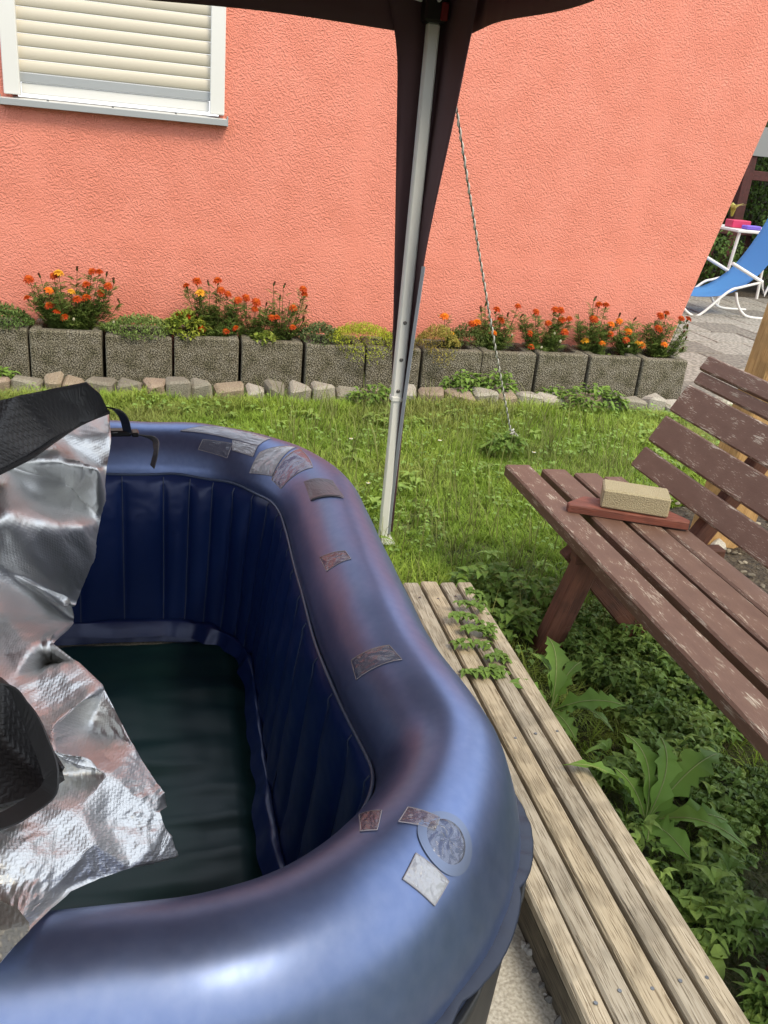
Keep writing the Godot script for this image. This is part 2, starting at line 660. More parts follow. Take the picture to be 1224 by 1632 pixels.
# wood: u along the board in metres, v across in metres
func timber(sd: int, mid: Color, pale: Color, dark: Color, rough: float, knots := 0) -> StandardMaterial3D:
	var w := 512
	var hh := 384
	var im := Image.create(w, hh, false, Image.FORMAT_RGB8)
	var bump := Image.create(w, hh, false, Image.FORMAT_L8)
	var n1 := noise(FastNoiseLite.TYPE_SIMPLEX_SMOOTH, 1.0, sd * 7, 3)
	var n2 := noise(FastNoiseLite.TYPE_SIMPLEX, 1.0, sd * 7 + 1, 3)
	for y in hh:
		for x in w:
			var u := float(x) / w * TAU
			# wrapped along u so that the grain repeats without a seam
			var cu := cos(u) * 1.0
			var su := sin(u) * 1.0
			var v := float(y) / hh
			var g := n1.get_noise_3d(cu * 0.45, su * 0.45, v * 30.0)
			var f := n2.get_noise_3d(cu * 1.5, su * 1.5, v * 120.0)
			var t := clampf(0.5 + g * 0.45 + f * 0.5, 0.0, 1.0)
			var c := mid.lerp(pale, clampf(t * 1.3 - 0.25, 0, 1))
			var stain := n1.get_noise_3d(cu * 1.3 + 5.0, su * 1.3, v * 2.2)
			c = c.darkened(clampf(stain * 0.35, 0.0, 0.11))
			var line := clampf((f * -1.0 - 0.22) * 3.5, 0.0, 1.0)
			c = c.lerp(dark, line * 0.75)
			for k in knots:
				var kx := fposmod(k * 0.2718 + 0.11, 1.0) * w
				var ky := fposmod(k * 0.381 + 0.27, 1.0) * hh
				var dk := Vector2((x - kx) / 9.0, (y - ky) / 6.5).length()
				if dk < 2.4:
					var ringy := 0.5 + 0.5 * sin(dk * 9.0)
					c = c.lerp(dark, clampf(1.25 - dk, 0.0, 0.85) + 0.25 * ringy * clampf(2.4 - dk, 0.0, 1.0))
			im.set_pixel(x, y, c)
			var b := clampf(0.75 + g * 0.25 - line * 0.6, 0, 1)
			bump.set_pixel(x, y, Color(b, b, b))
	var m := mat(Color.WHITE, rough)
	m.albedo_texture = ImageTexture.create_from_image(im)
	m.uv1_scale = Vector3(1.1, 3.1, 1)
	return relief(m, ImageTexture.create_from_image(bump), 0.18)

# brown paint flaking along the grain, most of all at the edges (v runs 0..1 across a slat)
func painted(sd: int, wear: float) -> StandardMaterial3D:
	var w := 1024
	var hh := 256
	var im := Image.create(w, hh, false, Image.FORMAT_RGB8)
	var bump := Image.create(w, hh, false, Image.FORMAT_L8)
	var n1 := noise(FastNoiseLite.TYPE_SIMPLEX_SMOOTH, 1.0, sd, 3)
	var n2 := noise(FastNoiseLite.TYPE_SIMPLEX, 1.0, sd + 1, 3)
	var n3 := noise(FastNoiseLite.TYPE_SIMPLEX_SMOOTH, 1.0, sd + 2, 2)
	var brown := Color(0.125, 0.066, 0.045)
	var brown2 := Color(0.175, 0.098, 0.068)
	var wood := Color(0.62, 0.55, 0.46)
	for y in hh:
		var v := float(y) / hh
		var edge := absf(v - 0.5) * 2.0
		for x in w:
			var u := float(x) / w * TAU
			var cu := cos(u)
			var su := sin(u)
			var patch := n3.get_noise_3d(cu * 1.6, su * 1.6, v * 2.0)
			var flake := n1.get_noise_3d(cu * 4.0, su * 4.0, v * 26.0)
			var fine := n2.get_noise_3d(cu * 9.0, su * 9.0, v * 60.0)
			var want := 0.53 - wear - patch * 0.55 - pow(edge, 4.0) * 0.32
			var chip := clampf((flake * 0.8 + fine * 0.35 - want) * 14.0, 0.0, 1.0)
			var c := brown.lerp(brown2, clampf(0.5 + patch * 0.6 + fine * 0.5, 0, 1))
			c = c.lerp(wood.lerp(Color(0.40, 0.33, 0.25), clampf(0.5 + fine, 0, 1)), chip)
			im.set_pixel(x, y, c.linear_to_srgb())
			var b := clampf(0.8 + fine * 0.12 - chip * 0.55, 0, 1)
			bump.set_pixel(x, y, Color(b, b, b))
	var m := mat(Color.WHITE, 0.62)
	m.albedo_texture = ImageTexture.create_from_image(im)
	m.uv1_scale = Vector3(0.9, 1, 1)
	return relief(m, ImageTexture.create_from_image(bump), 0.14)

# ---------------------------------------------------------------- ground, house, paving
func ground() -> void:
	var st := start()
	quad(st, Vector3(-60, -0.02, 60), Vector3(60, -0.02, 60), Vector3(60, -0.02, -60), Vector3(-60, -0.02, -60))
	tag(put("ground", done(st), M.turf), "green garden ground under and around everything", "", "", "structure")
	# bare earth behind the bench
	st = start()
	var nz := noise(FastNoiseLite.TYPE_SIMPLEX, 1.6, 9, 3)
	var p := PackedVector3Array()
	var uv := PackedVector2Array()
	for i in 31:
		for j in 41:
			var a := float(i) / 30.0
			var b := float(j) / 40.0
			var x := 1.72 + a * 1.9
			var z := -3.55 + b * 3.2
			var edge := minf(minf(a, 1.0 - a), minf(b, 1.0 - b))
			p.append(Vector3(x, -0.03 + 0.05 * clampf(edge * 7.0, 0, 1) + 0.02 * nz.get_noise_2d(x * 2.0, z * 2.0), z))
			uv.append(Vector2(x, z))
	sheet_grid(st, p, 31, 41, uv)
	tag(put("bare_soil", done(st), M.soil), "bare brown earth with litter behind the bench", "", "", "structure")
	# concrete slab under the tub
	st = start()
	block(st, Transform3D(Basis(), Vector3(-0.30, -0.035, -1.53)), Vector3(1.94, 0.09, 2.66), 0.012)
	tag(put("concrete_slab", done(st), M.slab), "pale concrete slab under the blue tub", "", "", "structure")

func house() -> void:
	var h := thing("coral_house", Vector3(0, 0, -5.58), "coral rendered house wall with slanted right end and shuttered window", "house")
	var st := start()
	var slope := 0.242
	var xr := func(y: float) -> float: return 3.30 + y * slope
	var wx0 := -0.885
	var wx1 := 0.225
	var wy0 := 1.455
	var wy1 := 2.56
	var top := 2.68
	var front := func(x0: float, y0: float, x1: float, y1: float):
		quad(st, Vector3(x0, y0, 0), Vector3(x1, y0, 0), Vector3(x1, y1, 0), Vector3(x0, y1, 0))
	st.set_smooth_group(FLAT)
	front.call(-5.0, -0.05, wx0, top)
	front.call(wx0, -0.05, wx1, wy0)
	front.call(wx0, wy1, wx1, top)
	quad(st, Vector3(wx1, -0.05, 0), Vector3(xr.call(-0.05) - 0.02, -0.05, 0), Vector3(xr.call(top) - 0.02, top, 0), Vector3(wx1, top, 0))
	# rounded corner, side wall and back
	var a0: Vector3 = Vector3(xr.call(-0.05), -0.05, -0.02)
	var a1: Vector3 = Vector3(xr.call(top), top, -0.02)
	quad(st, Vector3(a0.x - 0.02, a0.y, 0), a0, a1, Vector3(a1.x - 0.02, top, 0))
	quad(st, a0, a0 + Vector3(0, 0, -7), a1 + Vector3(0, 0, -7), a1)
	quad(st, Vector3(-5, top, 0), Vector3(a1.x - 0.02, top, 0), a1 + Vector3(0, 0, -7), Vector3(-5, top, -7))
	# window reveal
	for e in [[wx0, wy0, wx1, wy0], [wx0, wy1, wx1, wy1], [wx0, wy0, wx0, wy1], [wx1, wy0, wx1, wy1]]:
		quad(st, Vector3(e[0], e[1], 0), Vector3(e[2], e[3], 0), Vector3(e[2], e[3], -0.2), Vector3(e[0], e[1], -0.2))
	put("wall", done(st), M.render, h)
	# window: white guide rails, slatted shutter, bottom bar, sill
	st = start()
	for x in [[-0.921, -0.838], [0.168, 0.248]]:
		block(st, Transform3D(Basis(), Vector3((x[0] + x[1]) * 0.5, 2.02, 0.012)), Vector3(x[1] - x[0], 1.09, 0.05), 0.004)
	block(st, Transform3D(Basis(), Vector3(-0.336, 2.525, 0.008)), Vector3(1.0, 0.09, 0.04), 0.004)
	block(st, Transform3D(Basis(), Vector3(-0.336, 1.513, -0.03)), Vector3(1.0, 0.055, 0.05), 0.004)
	var w := put("window_frame", done(st), M.white_frame, h)
	tag(w, "white window frame with lowered cream roller shutter")
	# shutter slats, alike
	st = start()
	var p := PackedVector3Array()
	var uv := PackedVector2Array()
	var prof := [[0.0, -0.012], [0.001, -0.003], [0.006, 0.0], [0.02, 0.004], [0.034, 0.005], [0.048, 0.003], [0.058, -0.001], [0.061, -0.006], [0.0605, -0.014]]
	for x in [-0.843, 0.173]:
		for q in prof:
			p.append(Vector3(x, q[0], q[1]))
			uv.append(Vector2(x, q[0]))
	sheet_grid(st, p, 2, prof.size(), uv)
	var slat := done(st)
	for i in 15:
		put("shutter_slat", slat, M.shutter, w, Transform3D(Basis(), Vector3(0, 1.590 + i * 0.0628, 0.0)))
	put("bottom_bar", block_mesh(Vector3(1.012, 0.048, 0.016), 0.004), M.grey_metal, w, Transform3D(Basis(), Vector3(-0.335, 1.565, -0.004)))
	st = start()
	var s0 := -0.945
	var s1 := 0.266
	quad(st, Vector3(s0, 1.468, -0.06), Vector3(s1, 1.468, -0.06), Vector3(s1, 1.452, 0.062), Vector3(s0, 1.452, 0.062))
	var sill := put("window_sill", done(st), M.white_frame, h)
	st = start()
	block(st, Transform3D(Basis(), Vector3((s0 + s1) * 0.5, 1.437, 0.064)), Vector3(s1 - s0, 0.034, 0.006), 0.002)
	for x in [s0, s1]:
		block(st, Transform3D(Basis(), Vector3(x, 1.445, 0.02)), Vector3(0.006, 0.055, 0.096), 0.002)
	put("sill_edge", done(st), M.grey_metal, sill)
	st = start()
	tube(st, [Vector3(0, 0, 0), Vector3(0, 0.005, 0.001)], 0.006, 8)
	var screw := done(st)
	for x in [-0.70, -0.36, -0.02]:
		put("screw", screw, M.bolt, sill, Transform3D(Basis(), Vector3(x, 1.458, 0.02)))

func paving() -> void:
	var root := Node3D.new()
	root.name = "patio_paving"
	add_child(root)
	tag(root, "grey concrete slab paving beside the house", "", "", "structure")
	var st := start()
	st.set_smooth_group(FLAT)
	quad(st, Vector3(3.2, -0.012, -4.98), Vector3(16, -0.012, -4.98), Vector3(16, -0.012, -18), Vector3(3.2, -0.012, -18))
	put("bed", done(st), M.soil, root)
	var meshes := []
	for k in 4:
		meshes.append(block_mesh(Vector3(0.485, 0.04, 0.485), 0.006))
	for i in 9:
		for j in 10:
			var x := 3.55 + i * 0.5
			var z := -5.42 - j * 0.5
			if x > 3.35 + (-z - 4.6) * 1.15:
				continue
			var tilt := Basis.from_euler(Vector3(rng.randf_range(-0.008, 0.008), rng.randf_range(-0.01, 0.01), rng.randf_range(-0.008, 0.008)))
			put("paving_slab", meshes[(i * 3 + j) % 4], M.paver if (i * 7 + j * 3) % 4 else M.slab_dark, root, Transform3D(tilt, Vector3(x + (0.25 if j % 2 else 0.0), -0.012 + rng.randf_range(0, 0.005), z)))
	# kerb stones at the edge of the lawn
	for i in 6:
		put("kerb_stone", block_mesh(Vector3(0.49, 0.10, 0.09), 0.01, false, 0.003), M.slab, root, Transform3D(Basis(), Vector3(3.62 + i * 0.5, -0.01, -5.06)))

# ---------------------------------------------------------------- grass
func blade(st: SurfaceTool, base: Vector3, yaw: float, hgt: float, lean: float, w: float, tint: Color) -> void:
	var d := Vector3(cos(yaw), 0, sin(yaw))
	var s := Vector3(-d.z, 0, d.x) * w
	var m := base + d * lean * 0.35 + Vector3(0, hgt * 0.6, 0)
	var t := base + d * lean + Vector3(0, hgt, 0)
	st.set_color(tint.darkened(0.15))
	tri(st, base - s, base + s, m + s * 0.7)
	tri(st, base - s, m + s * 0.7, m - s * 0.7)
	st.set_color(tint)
	tri(st, m - s * 0.7, m + s * 0.7, t)
	st.set_color(Color.WHITE)

func tuft(blades: int, hgt: float, spread: float, w: float) -> ArrayMesh:
	var st := start()
	for i in blades:
		var a := rng.randf() * TAU
		var r := sqrt(rng.randf()) * spread
		var g := rng.randf_range(0.8, 1.15)
		blade(st, Vector3(cos(a) * r, -0.005, sin(a) * r), rng.randf() * TAU, hgt * rng.randf_range(0.55, 1.2), hgt * rng.randf_range(0.5, 1.7), w * rng.randf_range(0.7, 1.2), Color(g, g * rng.randf_range(0.95, 1.05), g))
	return done(st)

# pointed or rounded leaf along +z, folded along its midrib
func leaf_into(st: SurfaceTool, xf: Transform3D, length: float, width: float, droop := 0.3, fold := 0.25, segs := 4, tip := 1.0, tint := Color.WHITE) -> void:
	var L := []
	var C := []
	var R := []
	for i in segs + 1:
		var t := float(i) / segs
		var w := width * 0.5 * pow(sin(PI * pow(clampf(t * 0.97 + 0.03, 0, 1), 0.75)), tip)
		if i == segs:
			w = 0.0
		var y := length * (0.18 * sin(t * PI) - droop * t * t)
		var c := Vector3(0, y, t * length * (1.0 - droop * 0.25 * t))
		C.append(xf * c)
		L.append(xf * (c + Vector3(-w, w * fold, 0)))
		R.append(xf * (c + Vector3(w, w * fold, 0)))
	st.set_color(tint)
	st.set_smooth_group(FLAT)
	for i in segs:
		quad(st, C[i], L[i], L[i + 1], C[i + 1])
		quad(st, R[i], C[i], C[i + 1], R[i + 1])
	st.set_color(Color.WHITE)

func in_lawn(x: float, z: float) -> bool:
	if z < -4.90 and x < 3.32:
		return false
	if z < -4.98:
		return false
	if x < 0.60 and z > -2.72:
		return false
	if x < 0.40 and z > -2.72:
		return false
	if x > 0.60 and x < 0.955 and z > -2.46:
		return false
	if x > 1.85 and x < 3.5 and z > -3.35 and z < -0.5:
		return false
	return true

func lawn() -> void:
	var patch := noise(FastNoiseLite.TYPE_SIMPLEX_SMOOTH, 1.1, 91, 3)
	var dry := noise(FastNoiseLite.TYPE_SIMPLEX_SMOOTH, 0.9, 92, 3)
	for v in 3:
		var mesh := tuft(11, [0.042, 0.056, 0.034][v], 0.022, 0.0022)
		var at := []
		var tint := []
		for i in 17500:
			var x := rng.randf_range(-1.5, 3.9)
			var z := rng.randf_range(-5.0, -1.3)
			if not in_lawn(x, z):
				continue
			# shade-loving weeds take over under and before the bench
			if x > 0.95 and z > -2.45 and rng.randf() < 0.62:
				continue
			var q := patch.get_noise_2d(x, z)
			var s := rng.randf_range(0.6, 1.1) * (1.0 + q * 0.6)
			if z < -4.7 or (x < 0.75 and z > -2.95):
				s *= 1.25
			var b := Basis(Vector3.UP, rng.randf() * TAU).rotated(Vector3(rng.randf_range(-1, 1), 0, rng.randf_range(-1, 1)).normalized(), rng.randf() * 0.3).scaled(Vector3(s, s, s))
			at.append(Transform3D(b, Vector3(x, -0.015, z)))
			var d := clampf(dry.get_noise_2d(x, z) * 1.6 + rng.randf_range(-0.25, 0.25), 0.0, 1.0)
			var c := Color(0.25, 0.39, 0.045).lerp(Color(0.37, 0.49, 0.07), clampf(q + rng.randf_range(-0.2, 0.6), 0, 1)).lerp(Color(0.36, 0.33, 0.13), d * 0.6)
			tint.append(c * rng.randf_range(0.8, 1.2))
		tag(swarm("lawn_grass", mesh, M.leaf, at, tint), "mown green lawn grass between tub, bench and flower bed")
	# long pale stalks
	var st := start()
	for i in 3:
		blade(st, Vector3(rng.randf_range(-0.02, 0.02), 0, rng.randf_range(-0.02, 0.02)), i * 2.1, rng.randf_range(0.10, 0.16), rng.randf_range(0.06, 0.14), 0.0018, Color(1, 1, 1))
	var stalk := done(st)
	var sa := []
	var sc := []
	for i in 900:
		var x := rng.randf_range(0.45, 2.4)
		var z := rng.randf_range(-4.9, -2.2)
		if in_lawn(x, z):
			sa.append(Transform3D(Basis(Vector3.UP, rng.randf() * TAU).scaled(Vector3.ONE * rng.randf_range(0.6, 1.3)), Vector3(x, 0, z)))
			sc.append(Color(0.24, 0.27, 0.08) * rng.randf_range(0.7, 1.2))
	tag(swarm("long_grass", stalk, M.leaf, sa, sc), "long pale grass stalks standing out of the lawn")
	# clover and plantain among the grass
	st = start()
	for k in 3:
		var a := TAU * k / 3.0
		leaf_into(st, Transform3D(Basis(Vector3.UP, a), Vector3(0, 0.03, 0)), 0.014, 0.014, 0.1, 0.15, 2, 0.6)
	var clover := done(st)
	var at2 := []
	var tint2 := []
	for i in 9000:
		var x := rng.randf_range(-1.2, 3.6)
		var z := rng.randf_range(-4.95, -2.0)
		if not in_lawn(x, z) or patch.get_noise_2d(x * 1.7 + 9.0, z * 1.7) < 0.02:
			continue
		at2.append(Transform3D(Basis(Vector3.UP, rng.randf() * TAU).rotated(Vector3.RIGHT, rng.randf_range(-0.4, 0.4)).scaled(Vector3.ONE * rng.randf_range(0.55, 1.1)), Vector3(x, rng.randf_range(0.0, 0.025), z)))
		tint2.append(Color(0.20, 0.32, 0.07) * rng.randf_range(0.75, 1.3))
	tag(swarm("clover", clover, M.leaf, at2, tint2), "small clover leaves growing through the lawn")
	st = start()
	for k in 6:
		leaf_into(st, Transform3D(Basis(Vector3.UP, TAU * k / 6.0 + rng.randf()).rotated(Vector3.RIGHT, 0), Vector3(0, 0.012, 0)) * Transform3D(Basis(Vector3.RIGHT, -rng.randf_range(0.25, 0.7)), Vector3.ZERO), rng.randf_range(0.05, 0.085), 0.026, 0.35, 0.3, 4, 0.8)
	var plantain := done(st)
	at2 = []
	tint2 = []
	for i in 620:
		var x := rng.randf_range(-0.6, 3.4)
		var z := rng.randf_range(-4.95, -2.0)
		if not in_lawn(x, z) or rng.randf() > 0.16 + patch.get_noise_2d(x * 1.3 - 5.0, z * 1.3):
			continue
		at2.append(Transform3D(Basis(Vector3.UP, rng.randf() * TAU).scaled(Vector3.ONE * rng.randf_range(0.5, 1.1)), Vector3(x, 0.0, z)))
		tint2.append(Color(0.21, 0.31, 0.065) * rng.randf_range(0.8, 1.25))
	tag(swarm("lawn_weeds", plantain, M.leaf, at2, tint2), "broad leaved lawn weeds in the grass")
	# daisies that can be told apart
	var spots := [[0.83, -4.08, "white daisy just left of the tent leg, the farther of two"], [0.63, -3.62, "white daisy in the grass beside the tub's far right corner"], [0.80, -3.48, "white daisy between the tub rim and the foot of the tent leg"], [1.29, -4.08, "pale yellow daisy in the grass midway between tent leg and rope knot"], [1.56, -2.95, "white daisy behind the far end of the bench seat"], [1.74, -3.92, "white daisy beside the knot of the white rope"]]
	var ps := start()
	for k in 12:
		leaf_into(ps, Transform3D(Basis(Vector3.UP, TAU * k / 12.0) * Basis(Vector3.RIGHT, -0.25), Vector3(0, 0.05, 0)), 0.012, 0.006, 0.1, 0.1, 2, 0.5)
	var dm := done(ps)
	ps = start()
	tube(ps, [Vector3(0, 0.05, 0), Vector3(0, 0.056, 0)], [0.005, 0.003], 8)
	var eye := done(ps)
	ps = start()
	tube(ps, [Vector3(0.01, -0.01, 0), Vector3(0.003, 0.03, 0), Vector3(0, 0.05, 0)], 0.0012, 5)
	var stem := done(ps)
	for s in spots:
		var t := thing("daisy", Vector3(s[0], 0, s[1]), s[2], "flower", "daisies in the lawn")
		put("petals", dm, M.daisy, t)
		put("flower_eye", eye, M.yellow, t)
		put("stem", stem, mat(lin(0.12, 0.2, 0.04), 0.7), t)

# ---------------------------------------------------------------- setts and planter blocks
func stone_edging() -> void:
	var root := thing("stone_edging", Vector3(0, 0, 0), "row of rough granite setts edging the lawn below the planter blocks", "stone edging")
	var tones := [Color(0.36, 0.34, 0.28), Color(0.50, 0.47, 0.40), Color(0.44, 0.35, 0.27), Color(0.28, 0.26, 0.21), Color(0.58, 0.55, 0.48), Color(0.46, 0.38, 0.28)]
	var x := -1.75
	var i := 0
	while x < 3.42:
		var w := rng.randf_range(0.09, 0.18)
		var st := start()
		st.set_color(tones[(i * 5 + rng.randi() % 2) % 6] * rng.randf_range(0.9, 1.1))
		var d := rng.randf_range(0.12, 0.15)
		block(st, Transform3D(Basis.from_euler(Vector3(rng.randf_range(-0.1, 0.1), rng.randf_range(-0.10, 0.10), rng.randf_range(-0.06, 0.06))), Vector3.ZERO), Vector3(w - 0.010, 0.15, d), 0.016, false, 0.016)
		put("stone", done(st), M.sett, root, Transform3D(Basis(), Vector3(x + w * 0.5, -0.008 + rng.randf_range(-0.014, 0.014), -4.98 + rng.randf_range(-0.014, 0.014))))
		x += w
		i += 1

func round_rect(hx: float, hz: float, r: float, per := 3) -> Array:
	var out := []
	for c in [[1, 1, 0.0], [-1, 1, PI * 0.5], [-1, -1, PI], [1, -1, PI * 1.5]]:
		for k in per + 1:
			var a: float = c[2] + PI * 0.5 * k / per
			out.append(Vector2(c[0] * (hx - r) + cos(a) * r, c[1] * (hz - r) + sin(a) * r))
	return out

func planters() -> void:
	var xs := [-1.235, -0.834, -0.428, -0.037, 0.35, 0.732, 1.113, 1.463, 1.862, 2.237, 2.594, 2.968, 3.31]
	var zs := [-5.25, -5.245, -5.24, -5.235, -5.225, -5.20, -5.19, -5.20, -5.222, -5.222, -5.214, -5.205]
	var labels := [
		"grey concrete planter block cut by the photo's left edge, green stonecrop on top",
		"grey concrete planter block with the lone tall marigold bush and open slot in front",
		"grey concrete planter block with low green stonecrop, right of the lone marigold bush",
		"grey concrete planter block with yellow green leaves and dense marigolds",
		"grey concrete planter block with sparse twiggy marigolds and open dark soil",
		"grey concrete planter block under the bright yellow green moss cushion",
		"grey concrete planter block half hidden behind the tent leg",
		"grey concrete planter block just right of the tent leg under reddish stonecrop",
		"grey concrete planter block behind the white rope",
		"grey concrete planter block right of the white rope, fourth from the right end of the row",
		"grey concrete planter block third from the right end of the row",
		"grey concrete planter block at the right end of the row, beside the paving"]
	labels[9] = "grey concrete planter block next right of the one behind the white rope"
	labels[10] = "grey concrete planter block second from the right end of the row"
	for i in 12:
		var w: float = xs[i + 1] - xs[i]
		var t := thing("planter_block", Vector3((xs[i] + xs[i + 1]) * 0.5, -0.02, zs[i] - 0.165), labels[i], "planter", "concrete planter blocks in a row along the house wall")
		t.rotation.y = rng.randf_range(-0.025, 0.025) + (0.03 if i == 9 else 0.0)
		var st := start()
		var hx := w * 0.5 - rng.randf_range(0.006, 0.009)
		var hz := 0.165
		var top := 0.285 + rng.randf_range(-0.006, 0.006)
		var rings := [[hx, hz, 0.012, 0.0], [hx, hz, 0.012, top - 0.012], [hx - 0.004, hz - 0.004, 0.012, top - 0.003], [hx - 0.013, hz - 0.013, 0.012, top], [hx - 0.05, hz - 0.05, 0.03, top], [hx - 0.056, hz - 0.056, 0.03, top - 0.006], [hx - 0.06, hz - 0.06, 0.03, top - 0.09]]
		var p := PackedVector3Array()
		var uv := PackedVector2Array()
		for r in rings:
			var loop := round_rect(r[0], r[1], r[2])
			loop.append(loop[0])
			for q in loop:
				p.append(Vector3(q.x, r[3], q.y))
				uv.append(Vector2(q.x, r[3]))
		sheet_grid(st, p, rings.size(), 17, uv, false, FLAT)
		put("block_shell", done(st), M.concrete, t)
		st = start()
		p = PackedVector3Array()
		uv = PackedVector2Array()
		for a in 9:
			for b in 7:
				p.append(Vector3(lerpf(-hx + 0.05, hx - 0.05, a / 8.0), top - 0.045 + rng.randf_range(-0.012, 0.012), lerpf(-hz + 0.05, hz - 0.05, b / 6.0)))
				uv.append(Vector2(a, b))
		sheet_grid(st, p, 9, 7, uv)
		put("soil", done(st), M.soil, t)

# ---------------------------------------------------------------- tub
var loop_p := []
var loop_n := []
const XL := -1.05
const XR := 0.4821
const ZF := -2.5799
const ZN := -0.5962
const RF := 0.5369
const RN := 0.4966

func tub_loop() -> void:
	var ds := 0.01
	var seg := func(p: Vector2, q: Vector2, nn: Vector2):
		var n := maxi(2, ceili(p.distance_to(q) / ds))
		for i in n:
			loop_p.append(p.lerp(q, float(i) / n))
			loop_n.append(nn)
	var arc := func(c: Vector2, r: float, a0: float, a1: float):
		var n := maxi(2, ceili(r * absf(a1 - a0) / ds))
		for i in n:
			var a := lerpf(a0, a1, float(i) / n)
			var d := Vector2(cos(a), sin(a))
			loop_p.append(c + d * r)
			loop_n.append(d)
	var h := PI * 0.5
	seg.call(Vector2(XL + RN, ZN), Vector2(XR - RN, ZN), Vector2(0, 1))
	arc.call(Vector2(XR - RN, ZN - RN), RN, h, 0.0)
	seg.call(Vector2(XR, ZN - RN), Vector2(XR, ZF + RF), Vector2(1, 0))
	arc.call(Vector2(XR - RF, ZF + RF), RF, 0.0, -h)
	seg.call(Vector2(XR - RF, ZF), Vector2(XL + RF, ZF), Vector2(0, -1))
	arc.call(Vector2(XL + RF, ZF + RF), RF, -h, -2.0 * h)
	seg.call(Vector2(XL, ZF + RF), Vector2(XL, ZN - RN), Vector2(-1, 0))
	arc.call(Vector2(XL + RN, ZN - RN), RN, 2.0 * h, h)
	for i in loop_p.size():
		var n: Vector2 = loop_n[i]
		if n.x > 0.0:
			loop_p[i] += n * (0.039 * exp(-pow((loop_p[i].y + 1.0418) / 0.2301, 2.0)) * n.x)

const RIM := [[0.0, 0.3846], [-0.012, 0.4134], [-0.008, 0.4615], [0.008, 0.5192], [0.0315, 0.5769], [0.0669, 0.6153], [0.1102, 0.6297], [0.1535, 0.6201], [0.1889, 0.5913], [0.2125, 0.5528], [0.2243, 0.5144], [0.2282, 0.4326]]
var swell: FastNoiseLite
var wrinkle: FastNoiseLite

func rim_profile(t: float) -> Vector2:
	var u := clampf(t - 2.0, 0.0, 10.999)
	var i := int(u)
	var f := u - i
	var g := func(k: int) -> Vector2:
		var r: Array = RIM[clampi(k, 0, 11)]
		return Vector2(r[0], r[1])
	return g.call(i).cubic_interpolate(g.call(i + 1), g.call(i - 1), g.call(i + 2), f)

# point of the rim: s counts centimetres along the outline, t steps over the tube
func rim_point(s: float, t: float, lift := 0.0) -> Vector3:
	var n := loop_p.size()
	var i := int(floor(s))
	var f := s - i
	var a := posmod(i, n)
	var b := posmod(i + 1, n)
	var p: Vector2 = loop_p[a].lerp(loop_p[b], f)
	var nn: Vector2 = loop_n[a].lerp(loop_n[b], f).normalized()
	var q := rim_profile(t)
	var q2 := rim_profile(t + 0.05)
	var tang := (q2 - q).normalized()
	var out := Vector2(-tang.y, tang.x)
	if out.dot(q - Vector2(0.11, 0.5)) < 0.0:
		out = -out
	var base := Vector3(p.x - nn.x * q.x, q.y, p.y - nn.y * q.x)
	var d := swell.get_noise_3dv(base) * 0.004 + lift + 0.0009 * wrinkle.get_noise_2d(s * 0.11, t * 0.3) * (exp(-maxf(t - 3.0, 0.0) * 0.9) + 0.5 * exp(-maxf(12.0 - t, 0.0) * 1.2))
	q += out * d
	return Vector3(p.x - nn.x * q.x, q.y, p.y - nn.y * q.x)

